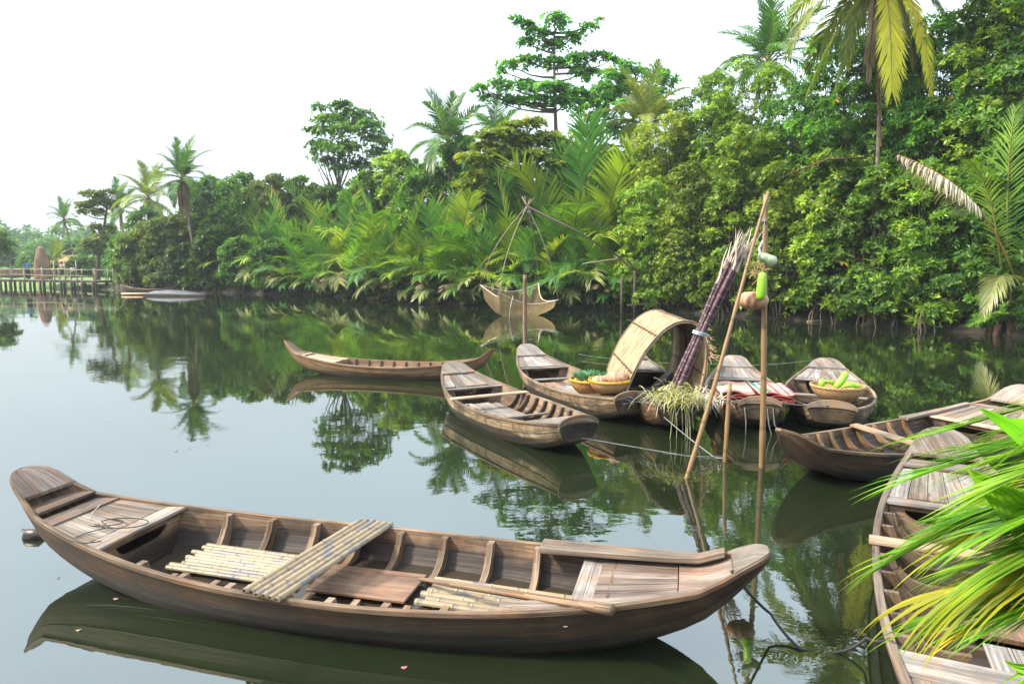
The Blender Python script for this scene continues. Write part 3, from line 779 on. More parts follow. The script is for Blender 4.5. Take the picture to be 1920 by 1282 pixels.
m_, nt, out = mat('gourd_skin'); ob = N(nt, 'ShaderNodeTexCoord').outputs['Object']
c = ramp(nt, noise(nt, ob, 30, 3), [(.4, (.16, .36, .015)), (.7, (.28, .47, .035))])
b = N(nt, 'ShaderNodeBsdfPrincipled'); nt.links.new(c, b.inputs['Base Color']); b.inputs['Roughness'].default_value = .35; nt.links.new(b.outputs[0], out.inputs[0]); M['gourd'] = m_
M['gourd_pale'] = simple('pale_waxy_gourd', (.50, .60, .46), .5, .2, 25, col2=(.26, .36, .17))
pk = PY(1412, 563, hy-.02)
lump('pumpkin', pk, (.178, .16, .115), M['pumpkin'], 'ribbed orange pumpkin hanging lowest on the bamboo pole', 'pumpkin', ribs=12, wr=.14, flat=.25)
def gourd(name, pts, rad, mt, label, stem=True, loc=(0, 0, 0), cat='gourd'):
    e = empty(name, loc, 0, label, cat); mb = MB(); mb.tube(pts, rad, 16); mb.build('flesh', mt, e, smooth=True)
    if stem:
        p = Vector(pts[-1]); d = (p-Vector(pts[-2])).normalized(); mb = MB(); mb.tube([p-d*.005, p+d*.03, p+d*.045+Vector((.01, 0, 0))], [.012, .007, .009], 6); mb.build('stem', M['stalk'], e)
    return e
g0 = PY(1426, 563, hy-.2); g1 = PY(1430, 510, hy-.2); gd = g1-g0
gourd('bottle_gourd', [gd*k for k in (0, .03, .1, .25, .5, .75, .92, .98, 1)], [.01, .035, .053, .058, .054, .052, .046, .03, .01], M['gourd'], 'bright green gourd hanging upright before the pumpkin on the pole', loc=g0)
gw = PY(1436, 488, hy-.08)
gourd('pale_gourd', [Vector((x, 0, z)) for x, z in ((.11, -.05), (.10, -.04), (.07, -.015), (.02, .015), (-.03, .035), (-.075, .05), (-.1, .055))], [.01, .05, .075, .06, .055, .05, .012], M['gourd_pale'], 'grey green pale gourd hanging topmost on the bamboo pole', loc=gw)
mb = MB()
for i in range(160):
    a = R.uniform(0, 2*PI); r_ = R.uniform(.0, .09); z = R.gauss(0, .035); p = Vector((r_*math.cos(a), r_*math.sin(a), z)); q = p+Vector((R.gauss(0, .04), R.gauss(0, .04), R.gauss(-.01, .035)))
    mb.tube([p, q], .0035, 4, caps=False)
st = mb.build('straw_bunch', simple('dry_straw', (.55, .42, .18), .8), None, loc=PY(1424, 505, hy-.06)); tag(st, 'small tangle of dry straw between the pale gourd and green gourd on the pole', 'straw')
hk = PY(1434, 412, hy-.01)
mb = MB(); mb.tube([(0, 0, 0), (-.02, -.02, -.25), (-.04, -.04, -.42), (-.03, -.04, -.56)], .004, 5)
for zz in (0, -.012, .012): mb.tube([(.045*math.cos(a), .05+.045*math.sin(a), zz) for a in [2*PI*k/14 for k in range(15)]], .004, 5)
mb.tube([(-.02, -.02, -.25), (-.07, -.05, -.33), (-.055, -.06, -.42)], .014, 6)
o = mb.build('hanging_string', simple('white_string', (.6, .6, .56), .8), None, loc=hk); tag(o, 'whitish string tied round the bamboo pole above the gourds', 'string')

# ---- sugar cane bundle
c0 = PY(1262, 742, 10.6); c1 = PY(1384, 446, 9.9)
cb = empty('sugar_cane_bundle', c0, 0, 'purple sugar cane bundle standing in the canopy boat with frayed pale tops', 'sugar cane')
M['cane'] = simple('purple_cane', (.21, .125, .155), .5, .5, 9, col2=(.09, .045, .065)); M['cane_ring'] = simple('pale_cane_ring', (.5, .42, .4), .6); M['husk'] = simple('pale_cane_husk', (.88, .74, .62), .7, .25, 14)
d = c1-c0
side = d.cross(Vector((0, 1, 0))).normalized(); fw = Vector((0, 1, 0))
for i in range(11):
    a = 2*PI*i/8 if i < 8 else 2*PI*i/3; rr = .085 if i < 8 else .035
    off = side*math.cos(a)*rr*.9+fw*math.sin(a)*rr; fan = side*math.cos(a)*.10+fw*math.sin(a)*.06
    L_ = R.uniform(.80, .98); mb = MB(); pts = []; n = 48
    for k in range(n+1):
        t = k/n*L_; mid = abs(t-.42)
        pts.append(d*t+off*(.75+.9*mid)+fan*max(0, t-.45)**1.3*.75-side*.10*t*t+Vector((0, 0, 0)))
    r0 = R.uniform(.021, .028); mb.tube(pts, r0, 8, var=R.random())
    ph = R.randint(0, 3)
    for k in range(2+ph, n-1, 3):
        dd = (pts[k+1]-pts[k]).normalized(); mb.tube([pts[k]-dd*.005, pts[k]+dd*.005], r0*1.10, 8, mi=1)
    mb.build('cane', [M['cane'], M['cane_ring']], cb, smooth=True)
    # frayed leaf sheaths
    mb = MB(); top = pts[-1]; dd = (pts[-1]-pts[-6]).normalized()
    for q in range(5):
        L2 = R.uniform(.3, .6); sp = side*R.uniform(-.26, .28)+fw*R.uniform(-.2, .2); ps = [top-dd*.22]; dir_ = (dd+sp*.5).normalized()
        for k in range(1, 7):
            dir_ = (dir_+sp*.10+Vector((R.uniform(-.14, .14), 0, R.uniform(-.1, .1)))).normalized(); ps.append(ps[-1]+dir_*L2/6)
        mb.tube(ps, [.036, .034, .028, .021, .014, .009, .003] if q < 2 else [.016, .015, .012, .009, .007, .005, .001], 6, flat=.5)
    mb.build('leaf_sheath', M['husk'], cb)
pt = d*.42-side*.018; dn = d.normalized(); mb = MB()
for e in (-.02, -.007, .007, .02):
    mb.tube([pt+dn*e+side*math.cos(a)*.105+fw*math.sin(a)*.115 for a in [2*PI*k/20 for k in range(21)]], .009, 6)
mb.build('tie', simple('pale_blue_tape', (.45, .58, .68), .5), cb)

# heap of cane leaves hanging over the stern
def straw_heap(name, c, n, spread, label, mt, down=.4, cat='cane leaves', over=None):
    mb = MB(); c = Vector(c)
    for i in range(n):
        p = Vector((R.gauss(0, spread[0]), R.gauss(0, spread[1]), abs(R.gauss(0, spread[2]))))
        a = R.uniform(0, 2*PI); dir_ = Vector((math.cos(a), math.sin(a)*.8-.25, R.uniform(-.3, .9))).normalized(); L_ = R.uniform(.1, .34); ps = [p]
        for k in range(5):
            dir_ = (dir_+Vector((0, -.03, -down*R.uniform(.3, 1)))).normalized(); ps.append(ps[-1]+dir_*L_/5)
        w = R.uniform(.005, .013); s_ = dir_.cross(Vector((0, 0, 1)));  s_ = s_.normalized() if s_.length > .01 else Vector((1, 0, 0))
        A_ = [q+s_*w*(1-.16*j) for j, q in enumerate(ps)]; B_ = [q-s_*w*(1-.16*j) for j, q in enumerate(ps)]
        v = R.random()
        for k in range(5): mb.face([A_[k], B_[k], B_[k+1], A_[k+1]], None, v)
    o = mb.build(name, mt, None, loc=c); return tag(o, label, cat, kind='stuff')
M['cane_leaf'] = leaf('cut_cane_leaves', (.36, .36, .10), (.20, .20, .06), (.44, .36, .25), .35, rough=.6, trans=.25)
straw_heap('cane_leaves', on(Ebt, .985, .03, .06), 560, (.20, .15, .09), 'heap of cut yellow green cane leaves spilling over the canopy boat end', M['cane_leaf'])
straw_heap('dry_straw', on(Ebt, .95, .5, .05), 160, (.12, .1, .05), 'pale dry straw beside the folded mats at the canopy boat side', M['husk'], cat='straw')
mb = MB(); base = on(Ebt, 1.0, .04, .03)
for (dx, ln) in ((-.14, .78), (.10, .75), (.15, .92), (-.2, .3), (-.08, .36), (.28, .42), (.02, .5), (.2, .62), (-.12, .7), (.12, .8)):
    ps = [Vector((dx*.5, 0, 0))]; dr = Vector((dx*.6, -.5, -.2)).normalized()
    for k in range(10):
        dr = (dr+Vector((R.uniform(-.12, .12), .03, -.35))).normalized(); ps.append(ps[-1]+dr*ln/10)
    mb.tube(ps, [.009]*7+[.007, .012, .008, .003], 5, flat=.6)
o = mb.build('cane_stalks', simple('dull_green_stalk', (.36, .38, .20), .6), None, loc=base); tag(o, 'long limp leaf stalks trailing from the cane leaf heap to the water', 'cane leaves')
# dark clutter (charcoal coloured leaves) beneath
mb = MB()
for i in range(150):
    p = Vector((R.gauss(0, .16), R.gauss(0, .12), abs(R.gauss(0, .05)))); q = p+Vector((R.gauss(0, .07), R.gauss(0, .07), R.uniform(-.02, .06)))
    mb.ribbon([p, q], [p+Vector((.02, .01, 0)), q+Vector((.015, .02, .01))], .003)
o = mb.build('dark_scraps', simple('charcoal_scraps', (.09, .085, .095), .7, .5), None, loc=on(Ebt, .90, -.38, .0)); tag(o, 'heap of dark dried scraps under the reed canopy', 'scraps', kind='stuff')

# ---- reed canopy (arched)
cn = empty('reed_canopy', on(Ebt, .53, 0, 0, z=0), Ebt.o.rotation_euler.z, 'arched split reed canopy covering the middle of the brown boat', 'canopy')
def arch(a, ax, rad=0.0):           # a in 0..1 round the arch, ax along the boat; local coordinates
    t = PI*(-.05+1.10*a); hw, hh = .60+rad, 1.06+rad
    k = math.cos(t); y = -hw*math.copysign(abs(k)**.92, k)+.34*max(0, math.sin(t)); z = .40+hh*math.sin(t)*1.12
    return Vector((ax+.10*math.sin(t)*0, y, z+.10*(ax+.6)/1.2*0))
NA, NX = 46, 110
XL, XR = -1.45, 1.15
mb = MB(); P = []
for i in range(NA+1):
    row = []
    for j in range(NX+1):
        ax = XL+(XR-XL)*j/NX; jag = 0
        p = arch(i/NA, ax, .006*math.sin(j*1.9)+.004*math.sin(i*.8+j)); 
        row.append(p)
    P.append(row)
base = len(mb.v)
for i in range(NA):
    for j in range(NX):
        q = [P[i][j], P[i][j+1], P[i+1][j+1], P[i+1][j]]
        x0, x1 = j*.0132, (j+1)*.0132
        R2 = random.Random(j*7919); v = R2.random()
        mb.face(q, [(i*.05, x0), (i*.05, x1), (i*.05+.05, x1), (i*.05+.05, x0)], v)
o = mb.build('reed_sheet', M['reed'], cn, smooth=False)
sm = o.modifiers.new('thick', 'SOLIDIFY'); sm.thickness = .014; sm.offset = -1
wl = o.modifiers.new('weld', 'WELD'); wl.merge_threshold = 1e-4; o.modifiers.move(1, 0)
for a in (.13, .31, .5, .69, .87):
    for rd in (.014, -.022):
        mb = MB(); mb.tube([arch(a+.004*math.sin(j*2.2), XL+(XR-XL)*j/30, rd) for j in range(31)], .011, 6); mb.build('binding_rib', M['cord'], cn, smooth=True)
for ax in (XL, -.35, .3, XR):
    for rd in ((.01, -.02) if ax in (XL, XR) else (-.024,)):
        mb = MB(); mb.tube([arch(i/40, ax+.008*math.sin(i*1.3), rd) for i in range(41)], .013, 6); mb.build('hoop', M['bamboo_old'], cn, smooth=True)
# loose reed ends at the rim
mb = MB()
for i in range(46):
    a = R.uniform(.55, .8); p = arch(a, XR-.02, .01); q = p+Vector((R.uniform(.03, .16), R.uniform(.0, .16), R.uniform(-.12, .03)))
    mb.ribbon([p, q], [p+Vector((0, .012, .01)), q+Vector((0, .008, .006))], .002)
mb.build('loose_reeds', M['reed'], cn)
mb = MB(); mb.beam(on(Ebt, .30, .55, .05)-Vector((0, 0, 0)), on(Ebt, .62, -.1, -.05), .12, .03)
o = mb.build('loose_plank', M['grey_deck'], None); tag(o, 'grey plank lying slantwise beneath the reed canopy', 'plank')

# ---- baskets
def basket(loc, r, h, mt, label, cat='basket', rim=None, rz=0):
    e = empty('basket', loc, rz, label, cat); mb = MB(); n = 48; prof = []
    for k in range(13):
        t = k/12; prof.append((r*(.42+.58*math.sin(t*PI/2)**.9), h*t**1.25))
    prof = [(0.001, .0)]+prof; pin = [(rr-.012 if rr > .02 else rr, z+.012) for rr, z in reversed(prof)]
    P = []
    for i in range(n):
        t = 2*PI*i/n; P.append([(rr*math.cos(t), rr*math.sin(t), z) for rr, z in prof+pin])
    for i in range(n):
        i2 = (i+1) % n; lp = len(P[0])
        for j in range(lp-1):
            u0, u1 = i/n*2*PI*r, (i+1)/n*2*PI*r
            mb.face([P[i][j], P[i2][j], P[i2][j+1], P[i][j+1]], [(u0, j*.03), (u1, j*.03), (u1, j*.03+.03), (u0, j*.03+.03)], .5)
    mb.build('bowl', mt, e, smooth=True)
    mb = MB()
    for zz in (-.012, .004): mb.tube([((r+.004)*math.cos(2*PI*k/48), (r+.004)*math.sin(2*PI*k/48), h+zz) for k in range(49)], .013, 8)
    mb.build('rim', rim or mt, e, smooth=True)
    if rim:
        mb = MB()
        for k in range(64):
            t = 2*PI*k/64; c_, s_ = math.cos(t), math.sin(t)
            mb.tube([((r+.014*math.cos(a)*1.4)*c_, (r+.014*math.cos(a)*1.4)*s_, h-.004+.028*math.sin(a)) for a in [2*PI*q/6 for q in range(7)]], .003, 4, caps=False)
        mb.build('rim_lacing', rim, e)
    return e
bz = D.zs(.72)-.12
k1 = PY(1108, 728, 11.85); k1.z = D.zs(.75)-.12
basket(k1, .36, .27, M['basket'], 'orange woven basket with yellow rim filled with pineapples', rim=M['yellow_rim'])
k2 = PY(1143, 745, 11.2); k2.z = D.zs(.9)-.02
basket(k2, .335, .22, M['basket_pale'], 'yellow rimmed basket holding pumpkins, at the end of the fruit boat', rim=M['yellow_rim'])
lump('pumpkin', k2+Vector((.12, 0, .25)), (.19, .18, .13), M['pumpkin'], 'larger pumpkin in the yellow rimmed basket', 'pumpkin', ribs=14, wr=.12, flat=.2, seed=4)
lump('pumpkin', k2+Vector((-.18, -.02, .20)), (.13, .12, .10), M['pumpkin'], 'smaller pumpkin at the left in the yellow rimmed basket', 'pumpkin', ribs=12, wr=.12, flat=.2, seed=5)
lump('pumpkin', k2+Vector((-.02, .12, .19)), (.12, .12, .10), M['pumpkin'], 'hindmost pumpkin in the yellow rimmed basket', 'pumpkin', ribs=12, wr=.12, flat=.2, seed=6)
M['pine_skin'] = simple('pineapple_skin', (.45, .28, .05), .6, .4, 30, col2=(.12, .14, .03), bumps=.01); M['pine_leaf'] = leaf('pineapple_crown', (.12, .30, .14), (.04, .16, .09), None, rough=.5, trans=.2, clump=2)
pp = None
for i, (x, y, tx, ty) in enumerate(((-.24, 0, -.5, -.2), (-.08, -.08, -.2, -.3), (.1, .06, .1, .2), (.24, -.03, .5, 0), (.02, .16, 0, .4), (-.16, .14, -.3, .3))):
    e = empty('pineapple', k1+Vector((x, y, .22)), R.uniform(0, 6), 'one of the pineapples heaped in the orange basket, showing green spiky leaves', 'pineapple', 'pineapples in the basket'); e.rotation_euler = (tx*.5, ty*.5, i)
    mb = MB(); mb.lathe([(.001, -.1), (.05, -.09), (.07, -.03), (.068, .03), (.045, .08), (.001, .09)], 14, wob=lambda t: 1+.04*math.sin(9*t)); mb.build('fruit', M['pine_skin'], e, smooth=True)
    mb = MB()
    for k in range(34):
        a = k*2.4; el = .25+1.15*k/34; L_ = .19-.06*k/34; dr = Vector((math.cos(a)*math.cos(el), math.sin(a)*math.cos(el), math.sin(el))); ps = [Vector((0, 0, .07))]; d2 = dr.copy()
        for q in range(4): d2 = (d2+Vector((0, 0, -.07))).normalized(); ps.append(ps[-1]+d2*L_/4)
        s_ = dr.cross(Vector((0, 0, 1))).normalized(); w = [.014, .015, .011, .006, .001]; v = R.random()
        for q in range(4): mb.face([ps[q]+s_*w[q], ps[q]-s_*w[q], ps[q+1]-s_*w[q+1], ps[q+1]+s_*w[q+1]], None, v)
    mb.build('leaf_crown', M['pine_leaf'], e)
k3 = PY(1568, 768, 10.95); k3.z = G.zs(.85)-.05
basket(k3, .40, .25, M['basket_pale'], 'plain tan woven basket holding green gourds')
for i, (pts, rad, lb) in enumerate((
    ([(-.05, .0, .20), (-.03, 0, .22), (.02, .01, .27), (.08, .02, .34), (.13, .03, .42), (.15, .03, .46)], [.02, .05, .06, .058, .055, .03], 'largest green gourd, slanting up out of the tan basket'),
    ([(-.27, .0, .22), (-.26, 0, .25), (-.25, .01, .30), (-.24, .02, .345)], [.03, .05, .05, .03], 'green gourd at the left edge in the tan basket'),
    ([(-.2, .08, .27), (-.15, .06, .30), (-.09, .04, .30), (-.05, .03, .26)], [.02, .035, .035, .02], 'small curled green gourd left of centre in the tan basket'),
    ([(.12, -.03, .27), (.16, -.03, .28), (.24, -.03, .26), (.32, -.04, .23), (.36, -.04, .22)], [.02, .042, .045, .04, .02], 'green gourd lying flat at the right in the tan basket'),
    ([(.02, -.12, .24), (.07, -.12, .26), (.14, -.11, .26), (.19, -.1, .25)], [.02, .035, .035, .02], 'short green gourd at the front in the tan basket'))):
    gourd('bottle_gourd', [Vector(p) for p in pts], rad, M['gourd'], lb, loc=k3, stem=i in (0, 1, 3))

# ---- folded mats
def stripes(name, cols, across='x', scale=1.0):
    m, nt, out = mat(name); uv = N(nt, 'ShaderNodeUVMap').outputs[0]; s = N(nt, 'ShaderNodeSeparateXYZ'); nt.links.new(uv, s.inputs[0])
    x = math_(nt, 'MULTIPLY', s.outputs[0 if across == 'x' else 1], scale)
    r_ = ramp(nt, x, cols, 'CONSTANT'); w = math_(nt, 'SINE', math_(nt, 'MULTIPLY', s.outputs[1 if across == 'x' else 0], 300))
    c = mixc(nt, math_(nt, 'MULTIPLY_ADD', w, .06, .06), r_, (.2, .12, .08))
    b = N(nt, 'ShaderNodeBsdfPrincipled'); nt.links.new(c, b.inputs['Base Color']); b.inputs['Roughness'].default_value = .7
    nt.links.new(bump(nt, w, .4, .003), b.inputs['Normal']); nt.links.new(b.outputs[0], out.inputs[0]); return m
cr = (.42, .37, .27); red = (.36, .035, .03); pk_ = (.46, .06, .09)
M['mat_a'] = stripes('cream_mat', [(0, pk_), (.06, (.45, .25, .2)), (.12, cr), (.8, cr), (.9, (.6, .2, .16)), (.95, cr)], 'x')
M['mat_b'] = stripes('striped_mat', [(0, (.38, .30, .22)), (.10, (.01, .18, .22)), (.17, cr), (.26, (.01, .18, .22)), (.34, (.42, .26, .14)), (.42, cr), (.5, pk_), (.6, (.44, .27, .23)), (.72, cr), (.8, pk_), (.86, (.38, .34, .28)), (.95, pk_)], 'y')
M['mat_red'] = simple('dark_red_mat', (.34, .045, .035), .7, .5, 20, col2=(.2, .03, .02))
M['mat_green'] = simple('green_print', (.12, .38, .16), .7)
def mat_stack(t0, yc, wd, ln, n, top, lab, grp):
    for k in range(n):
        c = on(F, t0, yc, .02+.036*k); istop = k == n-1
        e = empty('folded_mat', c, F.o.rotation_euler.z+R.uniform(-.05, .05), (lab[0] if istop else lab[1].format(['lowest', 'second', 'third', 'fourth', 'fifth'][k])), 'folded mat', grp)
        mb = MB(); ni, nj = 14, 10; ph = R.uniform(0, 6); T = []; Bm = []
        for i in range(ni+1):
            ra, rb = [], []
            for j in range(nj+1):
                u, v = i/ni, j/nj; x = (u-.5)*ln+R.uniform(-.004, .004); y = (v-.5)*wd
                wv = .018*math.sin(v*6+ph)*u*u+.010*math.sin(v*9+k)
                droop = -.03*max(0, u-.7)/.3*(n-k)/n
                ra.append(Vector((x, y, wv+droop+.022))); rb.append(Vector((x+.01, y, wv+droop)))
            T.append(ra); Bm.append(rb)
        for i in range(ni):
            for j in range(nj):
                mb.face([T[i][j], T[i+1][j], T[i+1][j+1], T[i][j+1]], [(i/ni, j/nj), ((i+1)/ni, j/nj), ((i+1)/ni, (j+1)/nj), (i/ni, (j+1)/nj)], .5, 0 if istop else 1)
                mb.face([Bm[i][j], Bm[i][j+1], Bm[i+1][j+1], Bm[i+1][j]], None, .5, 1)
        for i in range(ni):
            for j in (0, nj): mb.face([T[i][j], T[i+1][j], Bm[i+1][j], Bm[i][j]], None, R.random(), 1)
        for j in range(nj):
            for i in (0, ni): mb.face([T[i][j], T[i][j+1], Bm[i][j+1], Bm[i][j]], None, .7, 1)
        mb.build('sheet', [top, M['mat_red']], e, smooth=False)
        mb = MB(); mb.tube([T[ni][j]*1.0+Vector((.006, 0, -.011)) for j in range(nj+1)], .014, 6); mb.build('fold', M['mat_red'], e, smooth=True)
        if istop and top is M['mat_a']:
            mb = MB()
            for q in range(26):
                u, v = .38+R.gauss(0, .05), .28+R.gauss(0, .08); p = Vector(((u-.5)*ln, (v-.5)*wd, .034+.01*math.sin(v*9+k)))
                mb.face([p, p+Vector((.018, .004, 0)), p+Vector((.014, .03, 0)), p+Vector((-.004, .022, 0))])
            mb.build('print', M['mat_green'], e)
mat_stack(.76, -.30, .52, 1.0, 5, M['mat_a'], ('cream folded mat with pink edge and green print, on top of the left stack', 'dark red folded mat, {} of the left stack in the mat boat'), 'folded mats in two stacks')
mat_stack(.76, .27, .54, .98, 5, M['mat_b'], ('folded mat with teal, pink and cream stripes, on top of the right stack', 'dark red folded mat, {} of the right stack in the mat boat'), 'folded mats in two stacks')
mb = MB(); mb.beam(on(F, .34, .10, .04), on(F, .66, .06, .18), .07, .03); o = mb.build('loose_plank', M['grey_in'], None); tag(o, 'narrow grey plank sticking up between the two mat stacks', 'plank')

# ---- ropes
def rope(name, pts, r, mt, label, sag=.0, n=14, cat='rope'):
    P = []
    for a, b in zip(pts, pts[1:]):
        a, b = Vector(a), Vector(b)
        for k in range(n):
            t = k/n; p = a.lerp(b, t); p.z -= sag*4*t*(1-t); P.append(p)
    P.append(Vector(pts[-1])); c = P[0].copy(); mb = MB(); mb.tube([p-c for p in P], r, 6)
    o = mb.build(name, mt, None, smooth=True, loc=c); return tag(o, label, cat)
rope('rope', [on(C, .99, 0, -.2), PZ(1290, 855, .12), s0+Vector((0, 0, .06))], .006, M['line'], 'thin line from the streaked boat end running low over the water to the short stake')
rope('rope', [on(D, .99, .2, 0), PZ(1330, 850, .03), s0+Vector((0, 0, .05))], .008, M['line'], 'grey line slanting down from the fruit boat end to the short stake', sag=.03)
rope('rope', [on(D, .99, -.25, .03), on(F, .99, -.3, .03)], .006, M['line'], 'thin line stretched from the fruit boat to the mat boat', sag=.14)
rope('rope', [on(F, .99, -.3, .03), on(F, .99, .3, .02), on(G, .99, .1, .05)], .007, M['line'], 'pale line joining the mat boat and the gourd boat', sag=.04)
rope('rope', [on(A, .96, -.1, .0), PZ(1445, 1150, .12), PZ(1500, 1215, .01), PZ(1570, 1222, .008), PZ(1625, 1195, .12), IB.world(.655, -IB.w(.655), IB.zs(.655)+.02), IB.world(.69, -.3, .25)], .010, M['rope'], 'dark green mooring rope sagging into the water between front sampan and corner boat', sag=.02)
rope('rope', [on(HB, .06, 0, -.1), PZ(1462, 880, .0), PZ(1476, 887, .0)], .008, M['rope'], 'short dark rope hanging from the nose of the dark reddish boat', sag=.02)
for i, (dx, ln) in enumerate(((-.22, .42), (.1, .5), (.18, .62))):
    p = on(F, 1.0, dx, -.05); rope('rope', [p, p+Vector((.01, -.07, -.25)), Vector((p.x+.06*i, p.y-.1, -.05))], .008, M['line'], ['grey line hanging down at the left of the mat boat end', 'grey line hanging down midway on the mat boat end', 'thick grey line hanging down at the right of the mat boat end'][i])
rope('rope', [PZ(1085, 664, .35), PZ(1320, 682, .3), PZ(1520, 676, .45)], .006, M['line'], 'long thin line crossing the water behind the moored boats', sag=.06)

# ---- lift net
nd = 34.0
ap = PY(988, 387, nd); corners = [PY(900, 533, nd-1.0), PY(1047, 563, nd-1.6), PY(1010, 531, nd+1.6), PY(934, 549, nd+1.2)]
corners = [PY(900, 534, nd-.6), PY(935, 548, nd-2.4), PY(1047, 562, nd-.8), PY(1010, 531, nd+1.6)]
nete = empty('lift_net', (ap.x, ap.y, 0), 0, 'square fishing net hung from four curved bamboo arms above the far water', 'fishing net')
cN = Vector((ap.x, ap.y, 0)); mb = MB(); n = 26; P = []
c00, c10, c11, c01 = [c-cN for c in corners]
for i in range(n+1):
    row = []
    for j in range(n+1):
        u, v = i/n, j/n; p = (c00*(1-u)*(1-v)+c10*u*(1-v)+c11*u*v+c01*(1-u)*v)
        bu, bv = 4*u*(1-u), 4*v*(1-v)
        k = (bu*bv)**.26; edge = .55*max(bu*(1-bv)**3, bv*(1-bu)**3)
        p = p.copy(); ctr = (c00+c10+c11+c01)/4
        q = .22*max(bu*(1-bv), bv*(1-bu)); p = p.lerp(Vector((ctr.x, ctr.y, p.z)), q)
        p.z = p.z*(1-k)-.12*k-edge*.65
        row.append(p)
    P.append(row)
mb.grid(P)
m_, nt, out = mat('net_mesh'); b = N(nt, 'ShaderNodeBsdfDiffuse'); b.inputs[0].default_value = (.42, .30, .16, 1); tr = N(nt, 'ShaderNodeBsdfTransparent'); tl = N(nt, 'ShaderNodeBsdfTranslucent'); tl.inputs[0].default_value = (.4, .32, .18, 1)
m1 = N(nt, 'ShaderNodeMixShader'); m1.inputs[0].default_value = .35; nt.links.new(b.outputs[0], m1.inputs[1]); nt.links.new(tl.outputs[0], m1.inputs[2])
m2 = N(nt, 'ShaderNodeMixShader'); fz = ramp(nt, noise(nt, N(nt, 'ShaderNodeTexCoord').outputs['Object'], 1.2, 3), [(.35, .22), (.65, .42)]); nt.links.new(fz, m2.inputs[0])
nt.links.new(tr.outputs[0], m2.inputs[1]); nt.links.new(m1.outputs[0], m2.inputs[2]); nt.links.new(m2.outputs[0], out.inputs[0])
mb.build('net', m_, nete, smooth=True)
mb = MB()
for (a, b_) in ((0, 0), (0, 1), (1, 0), (1, 1)): pass
for edge in ([P[i][0] for i in range(n+1)], [P[i][n] for i in range(n+1)], P[0], P[n]): mb.tube(edge, .018, 5, var=.9)
mb.build('edge_cord', M['husk'], nete)
for c in (c00, c10, c11, c01):
    a = ap-cN; out_ = Vector((c.x-a.x, c.y-a.y, 0)); pts = []
    for k in range(17):
        t = k/16; p = a.lerp(c, t); bow = math.sin(t*PI)*.16+.0; p += out_*bow*.9; pts.append(p)
    ex = (pts[0]-pts[1]).normalized(); pts = [pts[0]+ex*.55]+pts
    mb = MB(); mb.tube(pts, [.03]+[.03-.016*k/16 for k in range(17)], 6); mb.build('arm', M['bamboo_old'], nete, smooth=True)
q1 = PY(1165, 484, nd+1.5); q2 = PY(1240, 566, nd+2.4)
boom = empty('net_boom', (q1.x, q1.y, 0), 0, 'long bamboo boom and posts holding the lift net near the bank', 'net boom'); cB = Vector((q1.x, q1.y, 0))
mb = MB(); mb.tube([ap-cB, (ap-cB)*.5+(q1-cB)*.5+Vector((0, 0, .12)), q1-cB], .05, 7); mb.build('boom', M['bamboo_old'], boom, smooth=True)
for dx in (0, .22): mb = MB(); mb.tube([q1-cB+Vector((dx, 0, 0)), q2-cB+Vector((dx*2, 0, -.2))], .06, 7); mb.build('strut', M['bamboo_old'], boom)
for px, top in ((1190, 508), (1166, 520)):
    w = PZ(px, 575, .0); w = PY(px, 575, nd+1.5); t_ = PY(px, top, nd+1.5); mb = MB(); mb.tube([Vector((w.x, w.y, -.3))-cB, t_-cB], .075, 8); mb.build('post', M['bark'], boom, smooth=True)
mb = MB(); mb.tube([PY(1092, 495, nd+1.5)-cB, q1-cB], .05, 6); mb.build('crossbar', M['bamboo_old'], boom)
mb = MB(); mb.tube([PY(1175, 572, nd+1.6)-cB, PY(1240, 568, nd+1.6)-cB], .04, 6); mb.build('crossbar', M['bamboo_old'], boom)
rope('net_line', [PY(962, 555, nd-2.4), PY(957, 575, nd-2.4), PZ(955, 596, 0)], .02, M['husk'], 'pale pull line hanging from the lift net rim to the water', sag=0)
